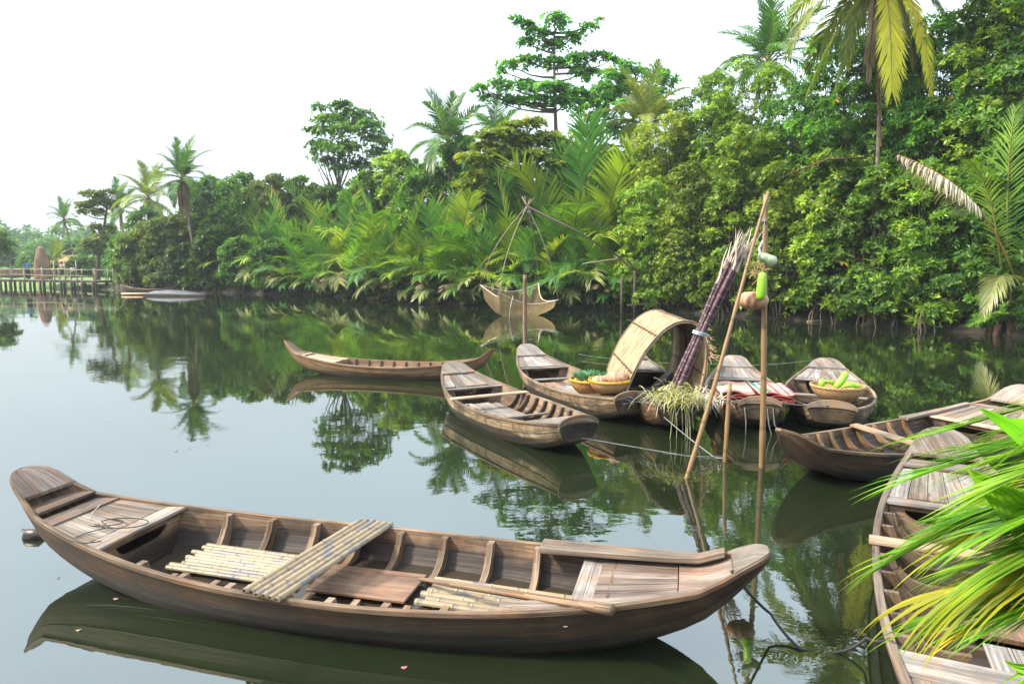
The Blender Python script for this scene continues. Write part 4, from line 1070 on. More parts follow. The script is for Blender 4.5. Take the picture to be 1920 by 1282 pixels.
# ============================================================ vegetation
def leaves_np(C, D, Nn, L, W, fold=.25):
    """diamond leaves: base C, direction D, normal Nn, lengths L, widths W -> verts, faces"""
    S = np.cross(D, Nn); S /= np.linalg.norm(S, axis=1, keepdims=True)+1e-9
    Lc, Wc = L[:, None], W[:, None]
    mid = C+D*Lc*.5+Nn*Wc*fold
    v0 = C; v1 = mid+S*Wc; v2 = C+D*Lc-Nn*Lc*.12; v3 = mid-S*Wc
    V = np.stack([v0, v1, v2, v3], 1).reshape(-1, 3)
    F = np.arange(len(V)).reshape(-1, 4)
    return V, F
def rosettes(cent, axis, k, Lm, Wm, spread=.9, rng=NR):
    n = len(cent)
    axis = axis/(np.linalg.norm(axis, axis=1, keepdims=True)+1e-9)
    ref = np.where(np.abs(axis[:, 2:3]) > .9, np.array([[1., 0, 0]]), np.array([[0, 0, 1.]]))
    e1 = np.cross(axis, ref); e1 /= np.linalg.norm(e1, axis=1, keepdims=True)+1e-9; e2 = np.cross(axis, e1)
    ph = rng.uniform(0, 6.28, n); Cs = []; Ds = []; Ns = []
    for q in range(k):
        a = ph+q*2*np.pi/k+rng.normal(0, .3, n); rad = e1*np.cos(a)[:, None]+e2*np.sin(a)[:, None]
        sp = np.clip(rng.normal(spread, .25, n), .1, 1.6)[:, None]
        d = rad*sp+axis*.55; d[:, 2] -= .12; d /= np.linalg.norm(d, axis=1, keepdims=True)
        nn = axis-d*np.sum(axis*d, 1, keepdims=True)+rng.normal(0, .25, (n, 3)); nn /= np.linalg.norm(nn, axis=1, keepdims=True)+1e-9
        Cs.append(cent+rad*.01); Ds.append(d); Ns.append(nn)
    C = np.concatenate(Cs); D = np.concatenate(Ds); Nn = np.concatenate(Ns)
    L = Lm*rng.uniform(.6, 1.25, len(C)); W = Wm*rng.uniform(.7, 1.2, len(C))*.5
    base = np.tile(rng.uniform(0, .75, n), k)
    return C, D, Nn, L, W, np.clip(base+rng.uniform(-.1, .26, len(C)), 0, 1)

def crown_mesh(name, blobs, mt, nros, Lm, Wm, k=6, spread=.9, seed=1, shell=(.55, 1.05), up=.35, fill=.25):
    """blobs: (cx,cy,cz,rx,ry,rz); twig-end rosettes fill an uneven shell of each blob"""
    rng = np.random.default_rng(seed); Bl = np.array(blobs, float)
    area = (Bl[:, 3]*Bl[:, 4]+Bl[:, 3]*Bl[:, 5]+Bl[:, 4]*Bl[:, 5]); pr = area/area.sum()
    idx = rng.choice(len(Bl), nros, p=pr); b = Bl[idx]
    d = rng.normal(0, 1, (nros, 3)); d /= np.linalg.norm(d, axis=1, keepdims=True)
    flip = (d[:, 2] < -.2) & (rng.random(nros) < .6); d[flip, 2] *= -1
    # lumpy radius: several bumps per blob
    ph = rng.uniform(0, 6.28, (len(Bl), 3))[idx]
    lump_ = 1+.16*np.sin(d[:, 0]*5+ph[:, 0])*np.sin(d[:, 1]*5+ph[:, 1])+.12*np.sin(d[:, 2]*7+ph[:, 2]+d[:, 0]*6)
    r = rng.uniform(shell[0], shell[1], nros)**.6*lump_
    r = np.where(rng.random(nros) < fill, r*rng.uniform(.4, .9, nros), r)
    c = b[:, :3]+d*b[:, 3:6]*r[:, None]
    ax = d+np.array([0, 0, up]); ax += rng.normal(0, .35, ax.shape)
    C, D, Nn, L, W, var = rosettes(c, ax, k, Lm, Wm, spread, rng)
    V, F = leaves_np(C, D, Nn, L, W)
    return npmesh(name, V, F, var, mt)

def tree(name, x, y, h, blobs, mt, nros, Lm, Wm, label, cat='tree', group=None, k=6, seed=1, trunk_r=.18, lean=(0, 0), bark=None, base_z=.25, spread=.9, fork=.35, shell=(.55, 1.05), twigs=True, fill=.25, stems=1, up=.35, level=False):
    Rn = random.Random(seed*13+5); e = empty(name, (x, y, base_z), 0, label, cat, group)
    mb = MB(); top = Vector((lean[0], lean[1], h*.78)); h = h*1.2 if level else h
    def tp(t): return Vector((lean[0]*t**1.4+.15*math.sin(t*5+seed), lean[1]*t+.1*math.cos(t*4), h*.78*t))
    if stems == 1:
        mb.tube([tp(t/10)-Vector((0, 0, .4 if t == 0 else 0)) for t in range(11)], [trunk_r*(1.25-.95*t/10) for t in range(11)], 9)
    starts = [(0, 0)]
    if stems > 1: starts = [(Rn.uniform(-1, 1)*stems*.16, Rn.uniform(-.5, .5)) for _ in range(stems)]
    bl = sorted(blobs, key=lambda b: -b[2])
    for i, b in enumerate(bl[:30]):
        c = Vector(b[:3])
        if stems == 1:
            t0 = min(.92, max(fork, (c.z/h)*.75)) if not level else min(1.0, max(.2, (c.z-.35-.12*math.hypot(c.x-lean[0], c.y))/(h*.78)))
            p = tp(t0)
        else:
            sx, sy = starts[i % stems]; p = Vector((sx, sy, -.4))
        mid = p.lerp(c, .5)+Vector((Rn.uniform(-.2, .2), Rn.uniform(-.2, .2), -.12*(c-p).length*.5))
        r0 = trunk_r*(.42 if stems == 1 else .5)
        mb.tube([p, p.lerp(mid, .5)+Vector((0, 0, -.05)), mid, mid.lerp(c, .6), c+Vector((0, 0, b[5]*.3))], [r0, r0*.8, r0*.55, r0*.35, r0*.12], 6)
        for q in range(3 if twigs else 0):
            dr = Vector((Rn.gauss(0, 1), Rn.gauss(0, 1), Rn.gauss(.2, .6))).normalized(); s_ = mid.lerp(c, .5)
            mb.tube([s_, s_+dr*b[3]*.5, s_+dr*b[3]*.85+Vector((0, 0, .1))], [r0*.3, r0*.2, r0*.06], 4)
    mb.build('trunk', bark or M['bark'], e, smooth=True)
    link('crown', crown_mesh(name+'_crown', blobs, mt, nros, Lm, Wm, k, spread, seed, shell, up, fill), e)
    return e

def blobset(seed, n, W, Dp, z0, z1, r, top=None, narrow=.6):
    """n blobs inside a dome W wide, Dp deep, from z0 up to z1"""
    Rn = random.Random(seed); out_ = []
    for i in range(n):
        f = (i+.5)/n; z = z0+(z1-z0)*f; k = math.sqrt(max(.05, 1-(f*(1-.0))**2.4*(narrow)))
        a = i*2.399+Rn.uniform(-.4, .4); q = math.sqrt(Rn.uniform(.25, 1))
        rr = r*Rn.uniform(.7, 1.25)
        out_.append((math.cos(a)*q*W/2*k, math.sin(a)*q*Dp/2*k, z-rr*.3, rr*Rn.uniform(1, 1.35), rr, rr*Rn.uniform(.65, .95)))
    return out_

# ---------------------------------------------------------------- palm fronds
def frond_mesh(name, pts, mts, nl=50, ll=.8, w=.04, petiole=.15, a0=75, a1=25, grav=.5, vee=.35, seg=3, seed=1, rr=(.03, .006), prof=None, ragged=.0, jit=.12, sref=None, twist=0.0):
    """pts: rachis polyline (n,3). Leaflets strips both sides."""
    rng = np.random.default_rng(seed); P = np.array([tuple(p) for p in pts], float); n = len(P)
    T = np.gradient(P, axis=0); T /= np.linalg.norm(T, axis=1, keepdims=True)
    hz = np.array([0, 0, 1.]); S0 = np.cross(T, hz)
    bad = np.linalg.norm(S0, axis=1) < .15
    cp = np.cross(T[0]+T[n//2]+.001, hz)
    ref = S0[~bad].mean(0) if (~bad).any() else np.array([0, 1., 0])
    S0 = np.where(bad[:, None], ref, S0); S0 /= np.linalg.norm(S0, axis=1, keepdims=True); U0 = np.cross(S0, T)
    if sref is not None:
        S0 = np.array(sref, float)-T*(T@np.array(sref, float))[:, None]; S0 /= np.linalg.norm(S0, axis=1, keepdims=True); U0 = np.cross(S0, T)
    if twist:
        ang = twist; S1 = S0*np.cos(ang)+U0*np.sin(ang); U0 = -S0*np.sin(ang)+U0*np.cos(ang); S0 = S1
    ts = petiole+(1-petiole)*(np.arange(nl)+.5)/nl
    Vs = []; Fs = []; vars_ = []; off = 0
    for sd in (1, -1):
        t = np.clip(ts+rng.uniform(-.3, .3, nl)/nl, 0, .999)*(n-1); i0 = np.floor(t).astype(int); fr = (t-i0)[:, None]
        i1 = np.minimum(i0+1, n-1)
        c = P[i0]*(1-fr)+P[i1]*fr; tg = T[i0]*(1-fr)+T[i1]*fr; s_ = (S0[i0]*(1-fr)+S0[i1]*fr)*sd; u_ = U0[i0]*(1-fr)+U0[i1]*fr
        k = (ts-petiole)/(1-petiole)
        pr = (np.sin(np.pi*np.clip(.18+.80*k, 0, 1))**.6) if prof is None else prof(k)
        Ls = ll*pr*rng.uniform(1-jit, 1+jit*.6, nl)
        ang = np.radians(a0+(a1-a0)*k+rng.normal(0, 5, nl))[:, None]
        d = tg*np.cos(ang)+s_*np.sin(ang)+u_*vee*rng.uniform(.6, 1.3, nl)[:, None]; d /= np.linalg.norm(d, axis=1, keepdims=True)
        wd = w*np.sqrt(np.clip(Ls/ll, .1, 1))[:, None]*.5
        keep = rng.random(nl) > ragged
        pos = c.copy(); rows = []; dd = d.copy()
        wn = np.cross(dd, u_); wn /= np.linalg.norm(wn, axis=1, keepdims=True)+1e-9
        wprof = [.55, 1.0, .8, .45, .05] if seg == 4 else ([.6, 1.0, .65, .04] if seg == 3 else [.7, 1.0, .9, .75, .5, .25, .03][:seg+1])
        for q in range(seg+1):
            ww = wd*wprof[q]; rows.append((pos-wn*ww, pos+wn*ww))
            dd = dd+np.array([0, 0, -1.])*grav*(.35+q*.4)/seg*rng.uniform(.7, 1.3, nl)[:, None]; dd /= np.linalg.norm(dd, axis=1, keepdims=True); pos = pos+dd*(Ls/seg)[:, None]
        V = np.stack([x for r_ in rows for x in r_], 1)        # nl, 2(seg+1), 3
        V = V[keep]; m = len(V)
        if m == 0: continue
        base = (np.arange(m)*2*(seg+1))[:, None]
        F = np.concatenate([base+np.array([[2*q, 2*q+1, 2*q+3, 2*q+2]]) for q in range(seg)], 0)+off
        Vs.append(V.reshape(-1, 3)); Fs.append(F); vv = rng.random(m)*.55+.45*rng.random(); vars_.append(np.tile(vv, seg)); off += m*2*(seg+1)
    # rachis, 4-sided
    R0 = np.linspace(rr[0], rr[1], n)[:, None]
    rings = np.stack([P+S0*R0, P+U0*R0*.8, P-S0*R0, P-U0*R0], 1).reshape(-1, 3)
    Fr = []
    for i in range(n-1):
        for k in range(4): Fr.append([i*4+k, i*4+(k+1) % 4, i*4+4+(k+1) % 4, i*4+4+k])
    Fr = np.array(Fr)+off; Vs.append(rings); Fs.append(Fr); nlf = sum(len(f) for f in Fs[:-1])
    vars_.append(np.full(len(Fr), .5))
    mi = np.concatenate([np.zeros(nlf, int), np.ones(len(Fr), int)])
    return npmesh(name, np.concatenate(Vs), np.concatenate(Fs), np.concatenate(vars_), mts, mi=mi)
def arc_pts(L, e0, e1, pw=1.3, n=14, side=0.0):
    p = np.zeros(3); out_ = [p.copy()]
    for i in range(1, n):
        t = i/(n-1); th = math.radians(e0+(e1-e0)*t**pw); a = side*t
        p = p+np.array([math.cos(th)*math.cos(a), math.cos(th)*math.sin(a), math.sin(th)])*L/(n-1); out_.append(p.copy())
    return out_
FR = {}
for kind, mt, st_ in (('c', 'coco', 'stalk'), ('o', 'coco_olive', 'stalk')):
    for i, (e0, e1, g) in enumerate(((82, 48, .25), (66, 5, .5), (48, -30, .8), (25, -60, 1.1), (-5, -82, 1.3))):
        FR[kind, i] = frond_mesh('palm_frond', arc_pts(3.6, e0, e1, 1.4, 12, .15*(-1)**i), [M[mt], M[st_]], 44, .9, .075, .14, 68, 22, g, .2, 3, seed=i+1, rr=(.045, .008))
for i in range(2): FR['d', i] = frond_mesh('palm_frond', arc_pts(3.2, -40-30*i, -88, .5, 10), [M['dead'], M['fiber']], 34, .6, .05, .12, 50, 20, 1.6, -.2, 3, seed=i+31, rr=(.04, .008), ragged=.2)
NIP = []
for i, (L_, e0, e1, g, mt) in enumerate(((6.6, 88, 66, .12, 'nipa'), (6.0, 84, 30, .2, 'nipa_y'), (5.8, 78, -5, .45, 'nipa'), (5.4, 68, -32, .8, 'nipa_d'), (4.8, 60, -40, 1.0, 'nipa_pale'), (6.4, 86, 45, .15, 'nipa_d'), (6.0, 82, 15, .35, 'nipa'), (5.4, 74, -25, .7, 'nipa_y'))):
    NIP.append(frond_mesh('nipa_frond', arc_pts(L_, e0, e1, 1.7, 14, .12*(-1)**i), [M[mt], M['stalk']], 38, 1.35, .12, .16, 64, 34, g+.15, .25, 3, seed=i+61, rr=(.07, .012), prof=lambda k: .55+.45*np.sin(np.pi*np.clip(.1+.75*k, 0, 1))))
NIPD = [frond_mesh('dry_nipa_frond', arc_pts(4.2-.8*i, 74-8*i, -38, 1.5, 12), [M['dead'], M['fiber']], 34, .9, .09, .1, 60, 40, .9, 0, 3, seed=i+81, rr=(.05, .01), ragged=.3) for i in range(2)]

def palm(x, y, h, lean, scale, label, kind='c', nf=18, seed=1, base_z=.25, dead=3, tr=.16, curve=1.6, skirt=0, group='coconut palms'):
    Rn = random.Random(seed); e = empty('coconut_palm', (x, y, base_z), 0, label, 'palm tree', group)
    tp = lambda t: Vector((lean[0]*t**curve, lean[1]*t**curve, h*t))
    mb = MB(); mb.tube([tp(i/22)-Vector((0, 0, .4 if i == 0 else 0)) for i in range(23)], [tr*(1.5-.85*min(1, i/6) if i < 6 else .7-.12*(i/22))*(1+.05*(i % 2)) for i in range(23)], 10)
    mb.build('trunk', M['bark_pale'], e, smooth=True)
    top = tp(1)
    for i in range(nf):
        f = i/nf; v = min(4, int(f*5)); m = FR[kind, v]
        o = link('frond', m, e, top+Vector((0, 0, .15-.3*f))); s = scale*Rn.uniform(.85, 1.1)
        o.rotation_euler = (Rn.uniform(-.15, .15), Rn.uniform(-.12, .12), i*2.399+Rn.uniform(-.25, .25)); o.scale = (s, s, s)
    for i in range(dead):
        o = link('dead_frond', FR['d', i % 2], e, top-Vector((0, 0, .3))); s = scale*Rn.uniform(.6, .9); o.rotation_euler = (0, 0, Rn.uniform(0, 6.3)); o.scale = (s, s, s)
    mb = MB(); mb.tube([top+Vector((0, 0, -.9*scale)), top+Vector((0, 0, -.3)), top+Vector((0, 0, .35))], [tr*.75, tr*1.35, tr*.5], 8)
    mb.build('crown_shaft', M['fiber'], e, smooth=True)
    if skirt:
        mb = MB()
        for i in range(skirt):
            a = Rn.uniform(0, 6.3); r_ = Rn.uniform(.15, .45)*scale; p = top+Vector((math.cos(a)*.2, math.sin(a)*.2, -.2)); q = top+Vector((math.cos(a)*r_, math.sin(a)*r_, -Rn.uniform(1.5, 3.6)*scale))
            mb.ribbon([p, p.lerp(q, .3)+Vector((math.cos(a)*.2, math.sin(a)*.2, 0)), q], [p+Vector((.05, .03, 0)), p.lerp(q, .3)+Vector((math.cos(a)*.2+.07, math.sin(a)*.2, 0)), q+Vector((.03, .03, 0))], .01)
        mb.build('dead_skirt', M['dead'], e)
    for i in range(7):
        a = i*.9; mb = MB(); mb.lathe([(.001, -.13), (.08, -.1), (.115, 0), (.08, .1), (.001, .14)], 10); o = mb.build('coconut', M['stalk'], e, smooth=True, loc=top+Vector((.26*math.cos(a), .26*math.sin(a), -.22-.12*(i % 2)))); 
    return e
def nipa(x, y, scale, label, n=10, seed=1, base_z=.1, pale=2, dry=2, group='nipa palms along the bank', tall=1.0, face=-PI/2, spread=1.0, row='mid'):
    Rn = random.Random(seed); e = empty('nipa_palm', (x, y, base_z), 0, label, 'nipa palm', group); scale *= max(.85, min(y/47, 1.12))*(.92 if x < -17 else 1)
    for i in range(n):
        f = i/n; v = ([3, 4, 2, 7, 6, 4, 2, 3, 1, 7, 4, 3, 2, 5] if row == 'front' else [1, 2, 3, 5, 6, 1, 7, 0, 2, 4, 6, 3, 5, 7] if row == 'mid' else [0, 1, 5, 6, 2, 1, 5, 0, 7])[i % (9 if row == 'back' else 14)]
        o = link('frond', NIP[v], e, (Rn.uniform(-.5, .5)*spread, Rn.uniform(-.4, .4), 0)); s = scale*Rn.uniform(.6, 1.2)
        az = face+Rn.uniform(-1.9, 1.9)*(1 if v < 3 else .85); q_ = .4 if row == 'back' else 1; o.rotation_euler = (Rn.uniform(-.3, .3)*q_, Rn.uniform(-.18, .18)*q_, az); o.scale = (s, s, s*tall)
    for i in range(dry):
        o = link('dry_frond', NIPD[i % 2], e, (Rn.uniform(-.6, .6), -.2, .2)); s = scale*Rn.uniform(.6, 1); o.rotation_euler = (0, 0, face+Rn.uniform(-1.2, 1.2)); o.scale = (s, s, s)
    mb = MB()
    for i in range(9):
        a = Rn.uniform(0, 6.3); mb.tube([(math.cos(a)*.45, math.sin(a)*.3, -.5), (math.cos(a)*.3, math.sin(a)*.2, .15), (math.cos(a)*.35, math.sin(a)*.3, .6*scale)], [.07, .07, .04], 6)
    mb.build('root_stock', M['bark'], e, smooth=True)
    return e

# ---- shoreline: bank front in world x -> y
SH = [(-300, 150), (-120, 110), (-56, 77), (-42, 68), (-35, 64), (-25.6, 60), (-14.6, 53.5), (-8, 46.5), (-1.86, 41), (6.8, 37.3), (12.6, 30.6), (17.2, 24.0), (21, 17.5), (24, 8), (26, -10), (30, -60)]
def shore(x):
    if x <= SH[0][0]: return SH[0][1]
    for (x0, y0), (x1, y1) in zip(SH, SH[1:]):
        if x0 <= x <= x1: return y0+(y1-y0)*(x-x0)/(x1-x0)
    return SH[-1][1]
def bankpt(px, back=0.0):
    """point on the far bank under photo column px, `back` metres behind the water's edge"""
    best = None
    for k in range(40, 3000):
        y = k*.05
        x = (px-960)/FPX*(y*math.cos(PITCH)+CAM_H*math.sin(PITCH))
        if y >= shore(x)+back: return x, y
    return 0, 60
def htop(py, y): return PY(960, py, y).z
# ============================================================ ground, water
gx = np.concatenate([np.linspace(-900, -130, 18), np.linspace(-120, -30, 60), np.linspace(-29, 32, 130), np.linspace(36, 120, 20), np.linspace(140, 900, 12)])
gy = np.concatenate([np.linspace(-300, -10, 10), np.linspace(-8, 4, 20), np.linspace(5, 90, 150), np.linspace(92, 160, 30), np.linspace(180, 1500, 20)])
X, Y = np.meshgrid(gx, gy, indexing='ij')
dist = np.full(X.shape, 1e9)
for (x0, y0), (x1, y1) in zip(SH, SH[1:]):
    dx, dy = x1-x0, y1-y0; t = np.clip(((X-x0)*dx+(Y-y0)*dy)/(dx*dx+dy*dy), 0, 1)
    dist = np.minimum(dist, np.hypot(X-x0-dx*t, Y-y0-dy*t))
shv = np.interp(X, [p[0] for p in SH], [p[1] for p in SH]); land = (Y > shv) | (X > 30)
sd = np.where(land, dist, -dist)
near = 1.0-Y-.25*np.sin(X*.7)            # the near bank under the photographer
sd = np.maximum(sd, near)
wob = .12*np.sin(X*1.7+Y*.6)+.1*np.sin(X*.55-Y*1.3)
Z = np.where(sd > 0, .12+.38*(1-np.exp(-np.maximum(sd, 0)/.8))+wob*np.clip(sd/2, 0, 1)*.8, -.05+np.maximum(sd*.6, -1.4))
Z += np.where((sd > 0) & (Y > 66), .25, 0)*np.clip(sd/5, 0, 1)
Z = np.where(near > 0, np.minimum(.12+near*.35, .85), Z)
ni, nj = X.shape; V = np.stack([X, Y, Z], -1).reshape(-1, 3); ii, jj = np.meshgrid(np.arange(ni-1), np.arange(nj-1), indexing='ij'); a = (ii*nj+jj).ravel()
F = np.stack([a, a+nj, a+nj+1, a+1], 1)
m_, nt, out = mat('ground'); gm = N(nt, 'ShaderNodeNewGeometry').outputs['Position']; sx = N(nt, 'ShaderNodeSeparateXYZ'); nt.links.new(gm, sx.inputs[0])
n1 = noise(nt, gm, .9, 6, .65); n2 = noise(nt, gm, .12, 4)
mud = ramp(nt, n1, [(.35, (.008, .006, .004)), (.7, (.028, .02, .013))]); gr = ramp(nt, n1, [(.3, (.05, .11, .02)), (.7, (.14, .24, .05))])
c = mixc(nt, ramp(nt, math_(nt, 'MULTIPLY_ADD', n2, 12, sx.outputs[1]), [(0, 0), (1, 1)]), mud, gr)
gf = ramp(nt, math_(nt, 'DIVIDE', math_(nt, 'ADD', sx.outputs[1], math_(nt, 'MULTIPLY', n2, 8)), 100), [(.70, 0), (.76, 1)]); c = mixc(nt, gf, mud, gr)
b = N(nt, 'ShaderNodeBsdfPrincipled'); nt.links.new(c, b.inputs['Base Color']); b.inputs['Roughness'].default_value = .9
nt.links.new(bump(nt, n1, .8, .08), b.inputs['Normal']); nt.links.new(b.outputs[0], out.inputs[0])
o = link('ground', npmesh('ground', V, F, np.full(len(F), .5), m_, smooth=True)); tag(o, kind='structure')

m_, nt, out = mat('river_water'); gm = N(nt, 'ShaderNodeNewGeometry').outputs['Position']
b = N(nt, 'ShaderNodeBsdfPrincipled'); b.inputs['Roughness'].default_value = .015; b.inputs['IOR'].default_value = 2.3
nb = noise(nt, gm, .25, 4); nt.links.new(ramp(nt, nb, [(.35, (.0085, .0125, .0055)), (.65, (.0115, .0165, .007))]), b.inputs['Base Color'])
w1 = noise(nt, scaled(nt, gm, (.8, .9, 1)), 1.1, 3, .5, .4); w2 = noise(nt, scaled(nt, gm, (2.2, 3.2, 1)), 1.6, 3, .55, .3); w3 = noise(nt, gm, .13, 2)
h = math_(nt, 'ADD', math_(nt, 'MULTIPLY', w1, .7), math_(nt, 'MULTIPLY', w2, .22))
patch = ramp(nt, w3, [(.45, .15), (.62, 1.0)]); h = math_(nt, 'MULTIPLY', h, patch)
nt.links.new(bump(nt, h, .10, .08), b.inputs['Normal']); nt.links.new(b.outputs[0], out.inputs[0])
mb = MB(); mb.face([(-900, -300, 0), (900, -300, 0), (900, 1500, 0), (-900, 1500, 0)]); o = mb.build('river', m_); tag(o, kind='structure')

# ============================================================ right bank: trees one by one
ORD = ['first', 'second', 'third', 'fourth', 'fifth', 'sixth', 'seventh', 'eighth', 'ninth', 'tenth', 'eleventh', 'twelfth', 'thirteenth', 'fourteenth', 'fifteenth']
def wall_tree(px, back, top, wpx, mt, nros, label, seed, Lm=.2, Wm=.085, z0=.6, stems=3, n=20, r=None, dep=3.6, k=6, name='mangrove_tree', grp='leafy trees on the right bank', **kw):
    x, y = bankpt(px, back); h = htop(top, y)-.2; W = wpx*y/FPX; r = r or W*.145; n = int(n*2.1)
    return tree(name, x, y, h, blobset(seed, n, W-r, dep-r, z0+r*.5, h-r*.6, r, **({'narrow': kw.pop('narrow')} if 'narrow' in kw else {})), mt, nros, Lm, Wm, label, 'tree', grp, k=k, seed=seed, trunk_r=.10, base_z=.2, stems=stems, **kw)
front = [(1222, .6, 335, 150, 'leaf_y', 3000, 'yellowish bushy tree beside the net boom'), (1300, .4, 300, 150, 'leaf_a', 3400, 'low green tree over the water behind the reed canopy'), (1385, .6, 235, 160, 'leaf_a', 3600, 'leafy tree directly behind the frayed cane tops'),
         (1468, .5, 300, 150, 'leaf_a', 3200, 'bright leafy tree behind the upright bamboo pole'), (1555, .8, 280, 160, 'leaf_a', 3600, 'leafy tree right of the bamboo pole, low over the water'), (1640, .6, 310, 150, 'leaf_b', 3200, 'low tree above the big star shaped leaves'),
         (1722, .9, 300, 160, 'leaf_a', 3600, 'bushy tree below the bleached hanging frond'), (1800, 1.2, 340, 140, 'leaf_b', 2800, 'bushy tree left of the right edge palm'), (1880, 1.6, 250, 160, 'leaf_b', 3000, 'green tree just behind the right edge palm')]
for i, (px, bk, tp_, w, mt, nr, lb) in enumerate(front):
    wall_tree(px, bk, tp_, w, M[mt], int(nr*[1.15, 1.5, 1.0, 1.3, 1.0, 1.5, 1.1, 1.3, .9][i]), lb, 100+i, z0=.1, Lm=[.2, .16, .24, .18, .25, .17, .22, .18, .26][i], Wm=[.085, .075, .09, .06, .10, .08, .07, .085, .10][i])
second = [(1245, 3.5, 215, 150, 'leaf_y', 3000, 'yellow green tree behind the bushy tree by the net boom'), (1300, 5.0, 165, 130, 'leaf_b', 2600, 'green tree whose thin top rises left of the upper coconut palm'), (1375, 3.6, 112, 180, 'leaf_a', 4200, 'tall round topped tree in front of the coconut palm crown'),
          (1480, 4.2, 165, 170, 'leaf_b', 3400, 'green tree under the right side fronds of the upper coconut palm'), (1560, 3.4, 35, 200, 'leaf_b', 3600, 'tall slender leafed tree left of the yellow hanging fronds'), (1655, 5.5, 50, 200, 'leaf_b', 3000, 'tree filling the gap behind the yellow hanging fronds'),
          (1735, 3.8, 35, 200, 'leaf_b', 3800, 'wide tree behind the tips of the yellow fronds'), (1815, 4.6, -30, 200, 'leaf_a', 3800, 'tall tree reaching the top right palm fronds'), (1900, 4.6, -60, 220, 'leaf_b', 4200, 'tallest green tree at the right edge of the picture')]
for i, (px, bk, tp_, w, mt, nr, lb) in enumerate(second):
    wall_tree(px, bk, tp_, w, M[mt], int(nr*1.15), lb, 130+i, Lm=[.2, .24, .2, .18, .22, .2, .26, .2, .24][i], z0=2.0, dep=4.4, stems=1, n=24, narrow=.5)
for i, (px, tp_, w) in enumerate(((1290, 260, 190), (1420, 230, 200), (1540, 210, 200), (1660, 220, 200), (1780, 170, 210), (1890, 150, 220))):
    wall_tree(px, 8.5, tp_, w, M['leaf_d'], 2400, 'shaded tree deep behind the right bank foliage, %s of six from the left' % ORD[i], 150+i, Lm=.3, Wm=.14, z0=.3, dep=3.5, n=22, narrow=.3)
# big star-leaved saplings at the waterline
for i, (px, py, s) in enumerate(((1612, 575, 1.0), (1682, 560, 1.1), (1628, 510, .9), (1655, 480, .8), (1577, 480, .9), (1715, 600, .8))):
    x, y = bankpt(px, -.25); y -= .3; p = PY(px, py, y); e = empty('broadleaf_sapling', (p.x, y, .1), 0, ['star leaved sapling low over the water, lower left of its group', 'brightest star leaved sapling at the waterline', 'star leaved sapling above the leftmost low one', 'small star leaved sapling, high in its group', 'pale star leaved sapling nearest the bamboo pole', 'star leaved sapling beside the floating sticks'][i], 'sapling', 'star leaved saplings on the right bank')
    zt_ = p.z-.1; mb = MB(); mb.tube([(0, .25, -.3), (.05, .12, zt_*.5), (0, 0, zt_)], [.035, .025, .012], 6); mb.build('stem', M['bark'], e)
    cs = []; 
    for q in range(4): cs.append((R.uniform(-.45, .45)*s, R.uniform(-.2, .2), zt_+R.uniform(-.3, .25)))
    cs.append((0, 0, zt_+.05)); ax = np.array([(R.uniform(-.3, .3), -.5, 1.) for _ in cs])
    C_, D_, N_, L_, W_, v_ = rosettes(np.array(cs), ax, 8, .48*s, .15*s, 1.1); D_[:, 2] -= .25; D_ /= np.linalg.norm(D_, axis=1, keepdims=True)
    V_, F_ = leaves_np(C_, D_, N_, L_, W_); link('crown', npmesh('sapling_leaves', V_, F_, v_, M['leaf_a' if i != 1 else 'leaf_y']), e)
# bare sticks and floating sticks
def stick(px0, py0, px1, py1, y, r, label, mt, name='bare_branch', cat='branch', sag=0.0):
    p, q = PY(px0, py0, y), PY(px1, py1, y-.3); mb = MB(); mb.tube([(p-p), (q-p)*.5+Vector((0, 0, -sag)), q-p], [r, r*.9, r*.5], 6); o = mb.build(name, mt, None, smooth=True, loc=p); tag(o, label, cat)
xb, yb = bankpt(1560, -.6)
stick(1620, 430, 1505, 365, yb-1.0, .028, 'thin bare branch slanting across the leaves right of the bamboo pole', M['bamboo_old'])
stick(1625, 296, 1478, 326, yb-.3, .05, 'reddish brown dead branch lying across the foliage above the bamboo pole', M['fiber'], sag=-.25)
for i, (px, py, l_, lb) in enumerate(((1542, 603, 1.3, 'floating stick left of the star leaved saplings'), (1672, 601, 3.2, 'long floating stick below the star leaved saplings'), (1772, 608, 2.0, 'floating stick near the right edge palm'), (520, 549, 4.0, 'pale log floating by the dark bushes'), (655, 554, 2.2, 'yellow floating palm litter before the nipa palms'), (1800, 617, 1.4, 'shorter floating stick close to the right edge palm'))):
    p = PZ(px, py, .02); mb = MB(); mb.tube([(-l_/2, 0, 0), (0, .1, .03), (l_/2, .05, 0)], [.05, .06, .03], 6); o = mb.build('floating_stick', M['bamboo_old'], None, smooth=True, loc=p); tag(o, lb, 'driftwood')

# stilt roots along the dark foot of the bank
for i, px in enumerate(list(range(1240, 1860, 105))+list(range(410, 560, 50))):
    x, y = bankpt(px, .15); e = MB()
    for q in range(6):
        a = R.uniform(-1.1, 1.1); hh = R.uniform(.7, 1.7)*(1 if px > 900 else 1.4); w_ = R.uniform(.3, .9)
        e.tube([(a*.25, .5, hh), (a*.7, .1, hh*.72), (a*1.1, -w_*.5, hh*.3), (a*1.2, -w_, -.3)], [.035, .03, .028, .022], 5)
    o = e.build('stilt_roots', M['bark'], None, smooth=True, loc=(x, y, .05)); tag(o, 'arched brown mangrove roots under the foliage at the waterline', 'roots', 'mangrove roots along the bank')

